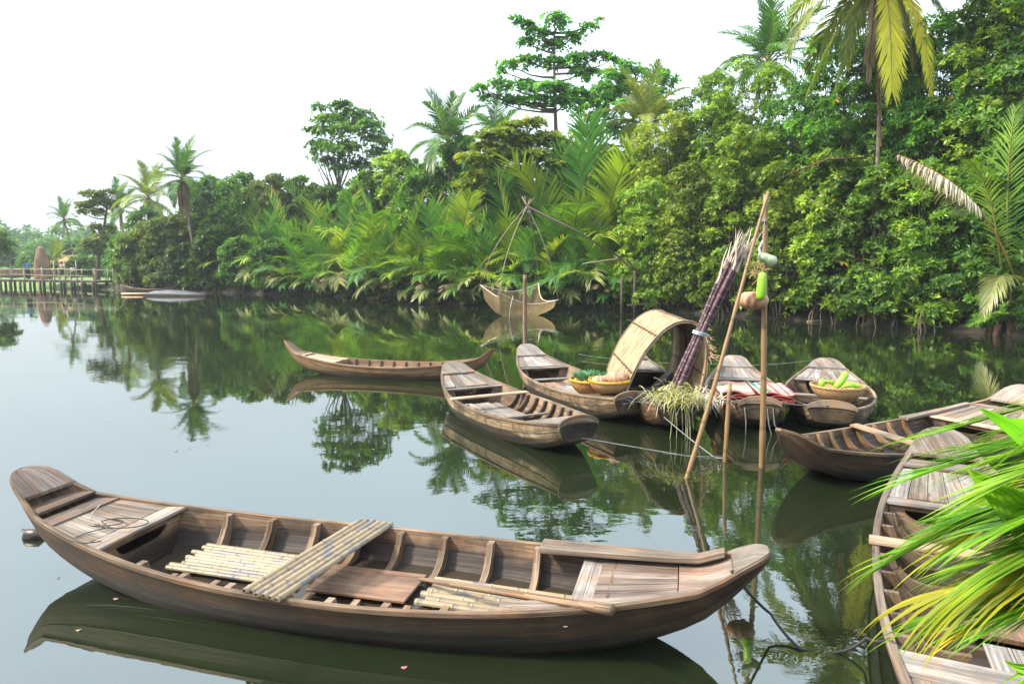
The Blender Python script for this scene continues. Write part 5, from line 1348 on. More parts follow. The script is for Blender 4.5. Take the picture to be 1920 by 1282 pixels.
# ============================================================ named tall trees
def px_tree(name, px, y, base_py, blobs_px, mt, nros, Lm, Wm, label, seed, trunk_r=.18, lean=0, k=6, thick=1.0, depthf=.8, **kw):
    """blobs given as (px, py, half width px, half height px)"""
    b0_ = PY(px, base_py, y); gz = .3; s = y/FPX
    bl = []; Rn = random.Random(seed)
    for (bx, by, hw, hh) in blobs_px:
        p = PY(bx, by, y); bl.append((p.x-b0_.x, Rn.uniform(-1, 1)*hw*s*.5, p.z-gz, hw*s, hw*s*depthf, hh*s*thick))
    h = max(b[2]+b[5] for b in bl)
    return tree(name, b0_.x, y, h, bl, mt, nros, Lm, Wm, label, 'tree', kw.pop('group', None), k=k, seed=seed, trunk_r=trunk_r, base_z=gz, lean=(lean*s, 0), **kw)
# tiered almond tree
tiers = [(1040, 45, 26, 14), (985, 48, 22, 7), (965, 42, 12, 6), (1010, 66, 24, 8), (1075, 70, 24, 9), (1105, 52, 18, 7), (1125, 42, 9, 5), (1035, 85, 30, 9), (985, 82, 16, 7), (990, 112, 26, 9), (1040, 118, 30, 10), (955, 125, 18, 7), (938, 133, 9, 4), (1085, 112, 28, 10), (1125, 108, 22, 8), (1150, 116, 12, 5),
         (1095, 136, 34, 10), (1035, 172, 46, 11), (980, 165, 32, 10), (935, 160, 26, 9), (900, 168, 18, 6), (885, 170, 8, 4), (915, 185, 18, 7), (1085, 180, 36, 10), (1130, 172, 22, 9), (1000, 190, 40, 9), (1060, 196, 36, 9), (960, 188, 22, 7)]
px_tree('almond_tree', 1040, 46, 560, tiers, M['leaf_al'], 1250, .36, .15, 'tall tiered tree with flat layered branches, highest crown against the sky', 201, trunk_r=.2, level=True, k=6, depthf=.4, thick=1.25, up=.9, shell=(.3, 1.0), fork=.3, spread=1.0)
tiers2 = [(1170, 125, 22, 10), (1200, 140, 30, 12), (1150, 150, 34, 14), (1240, 150, 22, 8), (1245, 138, 12, 6), (1175, 172, 42, 14), (1220, 180, 36, 12), (1260, 158, 14, 6), (1268, 152, 8, 5), (1130, 190, 30, 14), (1185, 210, 44, 16), (1240, 205, 30, 12), (1120, 225, 32, 14), (1165, 245, 40, 16), (1100, 255, 30, 14), (1095, 205, 24, 10)]
px_tree('almond_tree', 1185, 50, 560, tiers2, M['leaf_al'], 1150, .36, .16, 'broad open tree with scattered orange leaves, right of the tiered tree', 202, trunk_r=.18, level=True, depthf=.6, thick=1.4, up=.8, shell=(.3, 1.05))
tiers3 = [(930, 258, 40, 12), (980, 265, 44, 14), (1030, 262, 36, 12), (885, 300, 30, 10), (950, 290, 44, 14), (1010, 295, 44, 14), (1060, 275, 34, 12), (900, 330, 30, 9), (870, 345, 18, 6), (980, 325, 40, 14), (1050, 310, 36, 14), (960, 240, 26, 9), (905, 275, 24, 9), (1000, 235, 26, 9)]
px_tree('almond_tree', 985, 44, 560, tiers3, M['leaf_y'], 1700, .34, .17, 'bright lime green spreading tree low before the tiered tree', 203, trunk_r=.16, level=True, depthf=1.0, up=1.2, shell=(.3, 1.0))
t4 = [(640, 200, 26, 9), (600, 205, 16, 8), (660, 220, 44, 16), (620, 228, 32, 12), (690, 236, 34, 14), (590, 248, 20, 7), (572, 246, 8, 4), (645, 250, 50, 16), (700, 262, 30, 16), (600, 275, 26, 12), (650, 285, 48, 16), (712, 290, 26, 14), (610, 300, 26, 9), (675, 310, 34, 12), (585, 290, 14, 6), (722, 268, 14, 8), (640, 318, 26, 8)]
px_tree('rain_tree', 640, 62, 545, t4, M['leaf_b'], 1350, .36, .17, 'round open crowned tree standing alone against the sky, left of centre', 204, trunk_r=.2, up=.7, shell=(.2, 1.2), depthf=.45)
t5 = [(175, 365, 22, 6), (160, 385, 18, 6), (190, 380, 20, 7), (205, 362, 10, 5), (150, 398, 9, 4), (185, 398, 16, 5), (178, 430, 14, 10), (190, 452, 18, 12), (172, 460, 16, 10), (205, 430, 12, 8), (215, 385, 8, 8)]
px_tree('rain_tree', 185, 72, 528, t5, M['leaf_olive'], 900, .38, .17, 'thin crooked tree with sparse flat crown above the footbridge end', 205, trunk_r=.2, lean=28, level=True, up=.9, shell=(.3, 1.1))
px_tree('rain_tree', -22, 70, 528, [(0, 450, 14, 5), (18, 458, 10, 4), (-15, 440, 22, 10), (5, 470, 12, 5), (-20, 460, 20, 8)], M['leaf_b'], 380, .36, .16, 'branches of a tree reaching in at the left edge', 206, trunk_r=.2, up=.6)

# trees filling behind the nipa palms
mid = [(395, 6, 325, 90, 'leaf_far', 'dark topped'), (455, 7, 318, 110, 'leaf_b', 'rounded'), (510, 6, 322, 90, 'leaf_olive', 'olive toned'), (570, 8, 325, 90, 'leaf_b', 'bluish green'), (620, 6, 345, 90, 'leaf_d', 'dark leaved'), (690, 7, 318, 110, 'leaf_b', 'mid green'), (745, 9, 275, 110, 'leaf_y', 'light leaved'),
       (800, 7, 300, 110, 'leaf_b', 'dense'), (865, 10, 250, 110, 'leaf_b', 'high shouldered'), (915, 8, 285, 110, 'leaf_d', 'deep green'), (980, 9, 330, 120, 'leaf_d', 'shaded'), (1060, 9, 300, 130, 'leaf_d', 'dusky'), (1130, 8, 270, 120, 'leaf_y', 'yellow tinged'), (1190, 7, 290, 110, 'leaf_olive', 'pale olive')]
for i, (px, bk, tp_, w, mt, lk) in enumerate(mid):
    wall_tree(px, bk, tp_, w, M[mt], 1500, '%s tree behind the nipa palms, %s from the left in that row' % (lk, ORD[i]), 220+i, Lm=.4, Wm=.19, z0=2.0, dep=4.5, stems=1, n=16, name='woodland_tree', grp='trees behind the nipa palms', narrow=.8)
# dark mangrove bushes left
lf = [(255, .5, 430, 70, 'leaf_olive', 1500), (300, 1.0, 405, 80, 'leaf_olive', 1600), (350, .6, 455, 80, 'leaf_d', 1500), (345, 3.0, 395, 90, 'leaf_olive', 1400), (400, .6, 420, 80, 'leaf_d', 1700), (430, 3.0, 375, 90, 'leaf_b', 1600), (455, .5, 440, 80, 'leaf_b', 1600), (505, .6, 455, 70, 'leaf_b', 1400), (275, 3.5, 385, 70, 'leaf_far', 1200), (235, 3.0, 440, 60, 'leaf_far', 1000), (385, 4.5, 350, 80, 'leaf_far', 1200), (540, 2.0, 440, 70, 'leaf_d', 1200)]
lbl = ['small olive bush by the footbridge end', 'olive mangrove above the grey covered boat', 'low dark mangrove overhanging behind the grey covered boat', 'olive mangrove under the big left coconut palm', 'dark mangrove right of the leaning palm trunk', 'taller green mangrove above the dark ones', 'broad green mangrove with roots in the water', 'green mangrove next to the first nipa palms', 'hazy tree between the left coconut palms', 'hazy low tree behind the footbridge end', 'hazy tree right of the big left coconut palm', 'dark mangrove among the first nipa palms']
for i, (px, bk, tp_, w, mt, nr) in enumerate(lf):
    wall_tree(px, bk, tp_, w, M[mt], nr, lbl[i], 250+i, Lm=.36, Wm=.16, z0=.3, dep=3.5, n=16, name='mangrove_tree', grp='mangroves on the left part of the bank', narrow=.6)

# ============================================================ coconut palms
def palm_px(px, y, crown_py, base_px, label, **kw):
    t_ = PY(px, crown_py, y); bx = PY(base_px, 540, y).x; return palm(bx, y, t_.z-.25, (t_.x-bx, 0), label=label, **kw)
palm_px(840, 52, 268, 850, 'coconut palm with upright blue green crown, centre of the skyline', scale=1.12, kind='c', nf=22, seed=3, dead=4)
palm_px(1212, 45, 232, 1200, 'olive coconut palm with drooping shaggy fronds, right of the tiered tree', scale=1.0, kind='o', nf=22, seed=4, dead=6)
palm_px(1440, 42, 118, 1440, 'coconut palm whose crown tops the right bank trees', scale=1.12, kind='c', nf=24, seed=5)
palm_px(342, 62, 335, 378, 'largest coconut palm of the left group with brown hanging skirt', scale=1.02, kind='c', nf=24, seed=6, dead=6, skirt=60, curve=.8)
palm_px(278, 70, 372, 285, 'pale green coconut palm just left of the largest left one', scale=1.1, kind='o', nf=20, seed=7)
palm_px(226, 80, 392, 240, 'smaller hazy coconut palm above the crooked tree', scale=1.0, kind='c', nf=16, seed=8)
palm_px(120, 96, 412, 150, 'lone leaning coconut palm standing apart at far left', scale=.88, kind='c', nf=18, seed=9, curve=1.2)
palm_px(105, 84, 492, 107, 'short young coconut palm beside the tall straw stack', scale=.8, kind='o', nf=14, seed=10, dead=0)
palm_px(930, 49, 262, 930, 'small coconut palm half hidden between the centre palm and tiered tree', scale=.9, kind='c', nf=14, seed=12)
# top right palm with yellow hanging fronds
xt, yt = bankpt(1640, 1.6); yt = 28.0
ct = PY(1655, -42, yt); bx = PY(1635, 560, yt).x
tp_palm = palm(bx, yt, ct.z-.25, (ct.x-bx, 0), scale=1.4, label='tall coconut palm at the top right with hanging yellow fronds', kind='o', nf=20, seed=13, dead=0, tr=.11)
base_ = Vector(tp_palm.location)
def bez(a, b, c, d, n=14): return [a*(1-t)**3+b*3*t*(1-t)**2+c*3*t*t*(1-t)+d*t**3 for t in [i/(n-1) for i in range(n)]]
def pf(parent, pts_px, y, mts, name='frond', **kw):
    P_ = [PY(px, py, y+dy)-Vector(parent.location) for px, py, dy in pts_px]
    return link(name, frond_mesh(name, bez(*P_), [M[q] for q in mts], **kw), parent)
pf(tp_palm, ((1658, -45, 0), (1668, 10, -.8), (1672, 80, -1.0), (1672, 168, -1.0)), yt, ('coco_yel', 'stalk_y'), nl=80, ll=1.05, w=.075, petiole=.05, a0=40, a1=24, grav=.25, vee=-.05, sref=(1, .2, 0), seed=301, rr=(.05, .012), prof=lambda k: .55+.75*np.sin(np.pi*np.clip(k, 0, .92)))
pf(tp_palm, ((1664, -45, 0), (1715, -20, -.8), (1738, 70, -1.0), (1746, 178, -1.0)), yt, ('coco_yel', 'stalk_y'), nl=76, ll=.95, w=.07, petiole=.08, a0=42, a1=24, grav=.3, vee=0, sref=(1, .3, 0), seed=302, rr=(.05, .012), ragged=.12)
pf(tp_palm, ((1655, -45, 0), (1630, -20, -.6), (1560, 50, -.9), (1512, 180, -1.0)), yt, ('coco_olive', 'stalk_y'), nl=70, ll=1.2, w=.07, petiole=.05, a0=50, a1=22, grav=1.1, vee=-.1, sref=(.8, .8, 0), seed=303, rr=(.05, .012))
pf(tp_palm, ((1652, -45, 0), (1620, -20, -.4), (1600, 40, -.5), (1565, 175, -.5)), yt, ('coco_olive', 'stalk'), nl=60, ll=1.1, w=.07, petiole=.05, sref=(1, .4, 0), a0=45, a1=22, grav=1.0, vee=-.1, seed=308, rr=(.05, .012))
pf(tp_palm, ((1650, -45, 0), (1600, -60, -.6), (1545, -30, -.9), (1512, 16, -1.0)), yt, ('coco_yel', 'stalk_y'), nl=50, ll=.7, w=.055, petiole=.1, a0=55, a1=22, grav=.9, vee=0, seed=304, rr=(.05, .012))
for q, (x1, y1, x2, y2, x3, y3, k_) in enumerate(((1640, -60, 1580, -20, 1535, 110, 'coco_olive'), (1640, -50, 1600, 0, 1590, 130, 'coco_yel'), (1690, -60, 1760, -30, 1790, 80, 'coco_olive'), (1680, -30, 1710, 30, 1712, 130, 'coco_olive'), (1650, -20, 1655, 40, 1652, 110, 'coco_olive'))):
    pf(tp_palm, ((1655, -45, .2), (x1, y1, 0), (x2, y2, -.2), (x3, y3, -.3)), yt, (k_, 'stalk_y'), nl=64, ll=1.0, w=.065, petiole=.06, a0=46, a1=22, grav=.9, vee=-.05, sref=(1, .5, 0), seed=340+q, rr=(.05, .012))
pf(tp_palm, ((1648, -45, 0), (1640, 0, -.5), (1634, 70, -.6), (1628, 150, -.6)), yt, ('dead', 'fiber'), nl=70, ll=1.1, w=.07, petiole=.1, a0=22, a1=10, grav=.6, vee=0, sref=(1, .2, 0), seed=305, rr=(.06, .012), name='dead_frond')
pf(tp_palm, ((1655, -45, 0), (1648, 30, -.4), (1642, 140, -.5), (1652, 275, -.5)), yt, ('dead', 'fiber'), nl=20, ll=.5, w=.04, petiole=.5, sref=(1, .2, 0), a0=15, a1=8, grav=.6, vee=0, seed=306, rr=(.07, .05), name='dead_frond')
pf(tp_palm, ((1665, -45, 0), (1720, -60, -.6), (1800, -50, -.9), (1925, -15, -1.0)), yt, ('coco_olive', 'stalk_y'), nl=64, ll=1.3, w=.05, petiole=.1, a0=70, a1=30, grav=1.6, vee=0, seed=307, rr=(.05, .012))

# right edge nipa palm
xr, yr = PZ(1885, 628, 0).x, PZ(1885, 628, 0).y
re_ = empty('nipa_palm', (xr, yr, .1), 0, 'large nipa palm rooted at the waterline at the right edge', 'nipa palm')
for i, (pp_, mt, kw) in enumerate((
    (((1893, 600, 0), (1890, 470, 0), (1880, 330, -.3), (1905, 200, -.6)), 'nipa', dict(nl=60, ll=1.25, w=.055, petiole=.18, a0=60, a1=25, grav=.4, vee=.15)),
    (((1885, 600, 0), (1875, 450, -.3), (1860, 330, -.5), (1815, 300, -.8)), 'nipa', dict(nl=50, ll=.9, w=.05, petiole=.25, a0=60, a1=25, grav=.7, vee=.15)),
    (((1898, 600, 0), (1900, 520, -.5), (1885, 465, -1.0), (1845, 590, -1.4)), 'nipa_pale', dict(nl=56, ll=.95, w=.05, petiole=.35, a0=60, a1=22, grav=1.1, vee=.1)),
    (((1905, 600, 0), (1915, 500, -.4), (1935, 400, -.6), (1990, 350, -.8)), 'nipa', dict(nl=50, ll=1.1, w=.05, petiole=.2, a0=60, a1=25, grav=.5, vee=.2)),
    (((1890, 610, 0), (1880, 570, -.4), (1850, 590, -.8), (1815, 612, -1.2)), 'nipa', dict(nl=34, ll=.6, w=.045, petiole=.2, a0=60, a1=25, grav=.3, vee=.1)),
    (((1900, 600, .3), (1925, 450, .4), (1960, 300, .4), (1950, 220, .4)), 'nipa', dict(nl=50, ll=1.2, w=.055, petiole=.2, a0=60, a1=25, grav=.5, vee=.2)),
    (((1895, 600, .5), (1860, 500, .6), (1850, 420, .6), (1790, 400, .6)), 'nipa', dict(nl=44, ll=1.0, w=.05, petiole=.2, a0=60, a1=25, grav=.8, vee=.2)))):
    pf(re_, pp_, yr, (mt, 'stalk'), seed=320+i, rr=(.06, .012), **kw)
pf(re_, ((1903, 520, -.3), (1860, 400, -.5), (1800, 330, -.7), (1683, 290, -.9)), yr, ('dead_grey', 'stalk_y'), nl=60, ll=.95, w=.075, petiole=.42, a0=62, a1=35, grav=2.6, vee=-.3, seed=331, rr=(.05, .02), name='bleached_frond')
mb = MB()
for q in range(16):
    a = R.uniform(0, 6.3); mb.tube([(math.cos(a)*.5, math.sin(a)*.35, -.3), (math.cos(a)*.38, math.sin(a)*.3, .25), (math.cos(a)*.3, math.sin(a)*.25, .9+R.uniform(0, .4))], [.1, .11, .05], 7)
mb.build('root_stock', M['fiber'], re_, smooth=True)

# ============================================================ nipa palms
rows = [('front', .3, (548, 600, 655, 712, 770, 826, 880, 932, 985, 1040, 1092, 1145), .68, 'with arching pale fronds in the front row at the water', 3),
        ('mid', 2.6, (445, 505, 575, 640, 705, 765, 828, 890, 950, 1015, 1075, 1135), .92, 'of the middle nipa row', 2),
        ('back', 5.4, (425, 480, 545, 610, 735, 850, 965, 1060, 1110, 1165), 1.22, 'of the tall upright back nipa row', 0)]
for rn_, bk, pxs, sc, lb, dry in rows:
    for i, px in enumerate(pxs):
        x, y = bankpt(px, bk+R.uniform(-.3, .5)); s = sc*R.uniform(.88, 1.12)
        if rn_ == 'back' and px in (1060, 1110): s *= 1.25
        nipa(x, y, s, '%s clump from the left %s' % (ORD[i], lb), n={'front': 15, 'mid': 14, 'back': 10}[rn_], seed=400+int(px)+len(rn_), dry=dry+1, base_z=.1, row=rn_)
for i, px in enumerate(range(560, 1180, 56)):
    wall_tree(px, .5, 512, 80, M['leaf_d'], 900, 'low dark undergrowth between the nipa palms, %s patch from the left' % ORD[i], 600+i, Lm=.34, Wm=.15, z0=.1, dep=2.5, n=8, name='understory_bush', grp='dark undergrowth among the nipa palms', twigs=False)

# ============================================================ far left
fb = MB()
def far_blobs(x0, x1, y, zmin, zmax, n, seed):
    Rn = random.Random(seed); return [(x0+(x1-x0)*(i+.5)/n+Rn.uniform(-2, 2), y+Rn.uniform(-6, 6), Rn.uniform(zmin, zmax)*.55, Rn.uniform(4, 7), 4, Rn.uniform(zmin, zmax)*.5) for i in range(n)]
o = link('treeline', crown_mesh('treeline', far_blobs(-215, -95, 205, 9, 15, 34, 1)+far_blobs(-215, -60, 160, 6, 9, 30, 2), M['leaf_far'], 7000, 1.5, .8, 5, seed=9)); tag(o, 'hazy distant line of trees behind the footbridge', 'treeline', kind='stuff')
for i, (px, y, tp_, w) in enumerate(((20, 120, 455, 60), (75, 112, 462, 60), (140, 104, 440, 60), (205, 92, 425, 70), (165, 88, 470, 50), (245, 84, 445, 60))):
    p = PY(px, 520, y); h = htop(tp_, y)-.5; W_ = w*y/FPX
    tree('woodland_tree', p.x, y, h, blobset(500+i, 12, W_, 4, 1, h-1, W_*.22), M['leaf_far'], 900, .6, .3, 'hazy tree behind the footbridge, %s from the left' % ORD[i], 'tree', 'hazy trees behind the footbridge', seed=500+i, base_z=.5, trunk_r=.15, k=5)
# low hedge rows
hb = []
for i in range(26):
    px = -40+i*11; p = PY(px, 510, 88); hb.append((p.x, 88+R.uniform(-1, 1), 1.1, .8, .7, .8))
o = link('shrubbery', crown_mesh('shrubbery', hb, M['leaf_far'], 1500, .45, .25, 5, seed=12)); tag(o, 'low green shrubbery on the bank behind the footbridge', 'shrubs', kind='stuff')
# brown low wall
mb = MB(); a, b_ = PY(-60, 512, 86), PY(62, 512, 86); a.z = b_.z = 1.35; mb.beam(a, b_, .3, .75)
o = mb.build('low_wall', simple('brick_brown', (.24, .12, .09), .9, .3, 3)); tag(o, 'low reddish brown wall at far left behind the footbridge', 'wall')
# tall straw stack
sk = PZ(81, 529, .6); sk = PY(81, 525, 77.0); sk.z = .5
e = empty('straw_stack', sk, 0, 'tall narrow reddish brown straw stack behind the footbridge', 'straw stack')
mb = MB(); mb.lathe([(.72, 0), (.78, .6), (.76, 1.6), (.66, 2.4), (.5, 3.1), (.36, 3.6), (.2, 3.85), (.01, 3.9)], 22, wob=lambda t: 1+.05*math.sin(5*t)+.04*math.sin(9*t)); mb.build('straw', simple('red_straw', (.33, .19, .125), .9, .3, 1.2, bumps=.05, col2=(.15, .08, .05)), e, smooth=True)
mb = MB()
for i in range(150):
    a = R.uniform(0, 6.3); z = R.uniform(.2, 3.6); r_ = .80-.2*(z/4)**1.5-.38*max(0, z-2.4)/1.6; p = Vector((math.cos(a)*r_, math.sin(a)*r_, z)); q = p+Vector((math.cos(a)*.12, math.sin(a)*.12, -.45))
    mb.ribbon([p, q], [p+Vector((.05, 0, 0)), q+Vector((.03, 0, 0))], .01)
mb.build('loose_straw', M['dead'], e)
# small hut with orange roof
hp = PY(140, 505, 92); hut = empty('hut', (hp.x, 92, .6), 0, 'small hut with orange hipped roof behind the footbridge', 'hut')
mb = MB(); rf = [(-2.6, -1.8, 1.9), (2.6, -1.8, 1.9), (2.6, 1.8, 1.9), (-2.6, 1.8, 1.9)]; tp2 = [(-1.0, 0, 3.0), (1.0, 0, 3.0)]
for q in ((0, 1, 'b', 'a'), (1, 2, 'b'), (2, 3, 'a', 'b'), (3, 0, 'a')): mb.face([rf[k] if isinstance(k, int) else tp2['ab'.index(k)] for k in q])
mb.face([rf[3], rf[2], rf[1], rf[0]]); mb.build('roof', simple('orange_tiles', (.62, .27, .12), .8, .2, 4), hut)
for px_, py_ in ((-2.1, -1.4), (2.1, -1.4), (2.1, 1.4), (-2.1, 1.4)): mb = MB(); mb.tube([(px_, py_, 0), (px_, py_, 1.9)], .09, 6); mb.build('post', M['bark'], hut)
mb = MB(); mb.beam((-2.1, -1.4, .45), (2.1, -1.4, .45), .08, .9); mb.build('front_wall', M['fiber'], hut)
hp = PY(100, 505, 90)
st = empty('shelter', (hp.x, 90, .6), 0, 'small thatched shelter left of the orange roofed hut', 'shelter'); mb = MB(); mb.ribbon([(-1.7, -1, 1.7), (0, -1, 2.3), (1.7, -1, 1.7)], [(-1.7, 1, 1.7), (0, 1, 2.3), (1.7, 1, 1.7)], .12); mb.build('roof', M['dead'], st)
for a in (-1.4, 1.4): mb = MB(); mb.tube([(a, -.8, 0), (a, -.8, 1.8)], .08, 6); mb.build('post', M['bark'], st)
# footbridge
fa, fbp = Vector((-66, 77.0, 0)), Vector((-39.0, 66.8, 0))
brg = empty('footbridge', fa, math.atan2((fbp-fa).y, (fbp-fa).x), 'low wooden footbridge with pale pole railing over the water at far left', 'footbridge'); LB = (fbp-fa).length
DZ = .86
mb = MB()
for i in range(int(LB/.24)): mb.beam((i*.24+.12, -.8, DZ), (i*.24+.12, .8, DZ+R.uniform(-.01, .01)), .22, .05)
mb.build('deck', M['grey_deck'], brg)
for y_ in (-.7, .7): mb = MB(); mb.beam((0, y_, DZ-.12), (LB, y_, DZ-.12), .1, .16); mb.build('beam', M['grey_rib'], brg)
i = 0; x_ = .5
while x_ < LB:
    for y_ in (-.72, .72): mb = MB(); mb.tube([(x_, y_, -.8), (x_, y_, DZ-.04)], .12, 7); mb.build('pile', M['grey_rib'], brg, smooth=True)
    x_ += 1.45
x_ = .4
while x_ < LB+.01:
    for y_ in (-.86, .86):
        hh = DZ+R.choice([1.15, 1.2, 1.3, 1.9]) if y_ < 0 else DZ+1.15
        mb = MB(); mb.tube([(x_, y_, .0 if y_ < 0 else DZ-.2), (x_+R.uniform(-.06, .06), y_, hh)], .06, 6); mb.build('post', M['bamboo'], brg, smooth=True)
    x_ += R.uniform(1.5, 2.6)
for y_ in (-.9, .9):
    for zr in (1.05, .5) if y_ < 0 else (1.05,): mb = MB(); mb.tube([(k*LB/12, y_, DZ+zr+R.uniform(-.05, .05)) for k in range(13)], .04, 6); mb.build('rail', M['bamboo'], brg, smooth=True)
# fence on the land beyond the bridge
fr = empty('pole_fence', (-38.6, 66.5, .3), math.atan2(-3.2, 3.8), 'pale pole fence on the bank right of the footbridge', 'fence')
for k in range(5): mb = MB(); mb.tube([(k*1.25, 0, -.2), (k*1.25+.03, 0, R.choice([1.5, 1.8, 2.2]))], .05, 6); mb.build('post', M['bamboo'], fr, smooth=True)
mb = MB(); mb.tube([(0, 0, 1.45), (2.5, 0, 1.5), (5, 0, 1.45)], .035, 6); mb.build('rail', M['bamboo'], fr, smooth=True)

# ---- people (skinned skeletons)
def person(loc, rz, pose, shirt, pants, hairc, label, skin=(.45, .27, .18), s=1.0, hatc=None):
    e = empty('person', loc, rz, label, 'person'); e.scale = (s, s, s)
    me = bpy.data.meshes.new('body'); J = pose; names = list(J); idx = {k: i for i, k in enumerate(names)}
    E = [('pelvis', 'waist'), ('waist', 'chest'), ('chest', 'neck'), ('neck', 'jaw'), ('jaw', 'head'), ('head', 'crown')]
    for q in 'LR': E += [('chest', 'sh'+q), ('sh'+q, 'el'+q), ('el'+q, 'wr'+q), ('wr'+q, 'ha'+q), ('pelvis', 'hip'+q), ('hip'+q, 'kn'+q), ('kn'+q, 'an'+q), ('an'+q, 'to'+q)]
    me.from_pydata([J[k][:3] for k in names], [(idx[a], idx[b]) for a, b in E], []); o = link('body', me, e); me.materials.append(simple('skin', skin, .5))
    sk_ = o.modifiers.new('skin', 'SKIN'); sv = me.skin_vertices[0].data
    for k in names: r_ = J[k][3]; sv[idx[k]].radius = (r_, r_)
    sv[idx['pelvis']].use_root = True; ss = o.modifiers.new('sub', 'SUBSURF'); ss.levels = ss.render_levels = 1
    V_ = lambda k: Vector(J[k][:3])
    mb = MB(); mb.tube([V_('pelvis'), V_('waist'), V_('chest'), V_('chest').lerp(V_('neck'), .6)], [.165, .155, .19, .09], 12, flat=.7)
    for q in 'LR': mb.tube([V_('chest').lerp(V_('sh'+q), .5), V_('sh'+q), V_('sh'+q).lerp(V_('el'+q), .75)], [.09, .085, .07], 8)
    mb.build('shirt', simple('shirt_cloth', shirt, .8), e, smooth=True)
    mb = MB(); mb.tube([V_('waist').lerp(V_('pelvis'), .5), V_('pelvis'), V_('pelvis')-Vector((0, 0, .08))], [.155, .175, .15], 12, flat=.75)
    for q in 'LR': mb.tube([V_('hip'+q)+Vector((0, 0, .05)), V_('hip'+q).lerp(V_('kn'+q), .5), V_('kn'+q).lerp(V_('an'+q), pants[1])], [.1, .095, .075], 9)
    mb.build('trousers', simple('trouser_cloth', pants[0], .8), e, smooth=True)
    mb = MB(); h_ = V_('head'); mb.lathe([(.105, -.04), (.115, .02), (.1, .08), (.055, .12), (.001, .13)], 12); ho = mb.build('hair', simple('dark_hair', hairc, .6), e, smooth=True, loc=h_+Vector((0, .015, .01)))
    mb = MB(); mb.tube([h_+Vector((0, -.10, -.015)), h_+Vector((0, -.125, -.035))], [.012, .016], 5)
    for sx_ in (-.035, .035): mb.tube([h_+Vector((sx_, -.098, .01)), h_+Vector((sx_, -.104, .01))], .012, 6)
    mb.tube([h_+Vector((-.03, -.09, -.07)), h_+Vector((.03, -.09, -.07))], .007, 5); mb.build('face', simple('face_features', (.16, .07, .05), .6), e)
    if hatc:
        mb = MB(); mb.lathe([(.2, .03), (.12, .05), (.1, .13), (.001, .15)], 14); mb.build('hat', simple('straw_hat', hatc, .8), e, smooth=True, loc=h_+Vector((0, 0, .02)))
    for q in 'LR':      # fingers
        w_, h2 = V_('wr'+q), V_('ha'+q); d_ = (h2-w_).normalized(); mb = MB()
        for f in range(4): mb.tube([h2+Vector((0, (f-1.5)*.018, 0)), h2+d_*(.045+.01*(f in (1, 2)))+Vector((0, (f-1.5)*.02, 0)), h2+d_*.075+Vector((.012, (f-1.5)*.02, 0))], [.009, .008, .006], 5)
        mb.tube([w_.lerp(h2, .4), w_.lerp(h2, .6)+Vector((0, -.035, 0)), h2+Vector((0, -.05, 0))], [.011, .01, .007], 5); mb.build('fingers', simple('skin', skin, .5), e, smooth=True)
    return e
def stand(lean=0, step=.0, armf=.0, bend=0):
    y = lambda z: -lean*max(0, z-.9)
    J = dict(pelvis=(0, 0, .93, .12), waist=(0, y(1.1), 1.1, .11), chest=(0, y(1.35), 1.35, .13), neck=(0, y(1.48), 1.48, .055), jaw=(0, y(1.55)-.01, 1.55, .07), head=(0, y(1.62), 1.62, .09), crown=(0, y(1.7), 1.70, .07))
    for q, s_ in (('L', -1), ('R', 1)):
        st_ = step*s_
        J.update({'sh'+q: (.18*s_, y(1.4), 1.40, .055), 'el'+q: (.23*s_, y(1.15)-.10*armf, 1.13, .042), 'wr'+q: (.21*s_, y(1)-.32*armf, .92+.18*armf, .03), 'ha'+q: (.21*s_, y(1)-.40*armf, .84+.24*armf, .033),
                  'hip'+q: (.1*s_, 0, .88, .085), 'kn'+q: (.11*s_, st_*.5-.03, .49, .06), 'an'+q: (.11*s_, st_, .08, .04), 'to'+q: (.12*s_, st_-.16, .03, .035)})
    return J
ex = (fbp-fa).normalized()
def onbridge(px): # point on bridge centre line under column px
    best = min(((abs(960+FPX*(fa+ex*k*.05).x/((fa+ex*k*.05).y*math.cos(PITCH)+1.6*math.sin(PITCH))-px), k*.05) for k in range(int(LB/.05))))[1]
    p = fa+ex*best; p.z = DZ+.025; return p
person(onbridge(53), math.radians(35), stand(.05, .12, .5), (.10, .32, .52), ((.02, .025, .04), .9), (.02, .015, .01), 'person in blue shirt and dark trousers standing on the footbridge', s=1.12)
person(onbridge(119), math.radians(-20), stand(.12, .2, .7), (.72, .52, .48), ((.02, .02, .025), .0), (.2, .1, .06), 'person in pale pink top and dark shorts walking on the footbridge', s=1.05)
pq = PY(137, 520, 82); pq.z = .62
person(pq, math.radians(20), stand(.05, .05, .4), (.75, .75, .72), ((.1, .1, .12), .8), (.03, .02, .015), 'person in white shirt on the bank behind the footbridge', s=.95)
pq = PY(101, 520, 83); pq.z = .62
person(pq, math.radians(-40), stand(.25, .1, .6), (.62, .62, .6), ((.12, .12, .14), .8), (.03, .02, .015), 'person in grey white shirt beside the straw stack', s=.9)

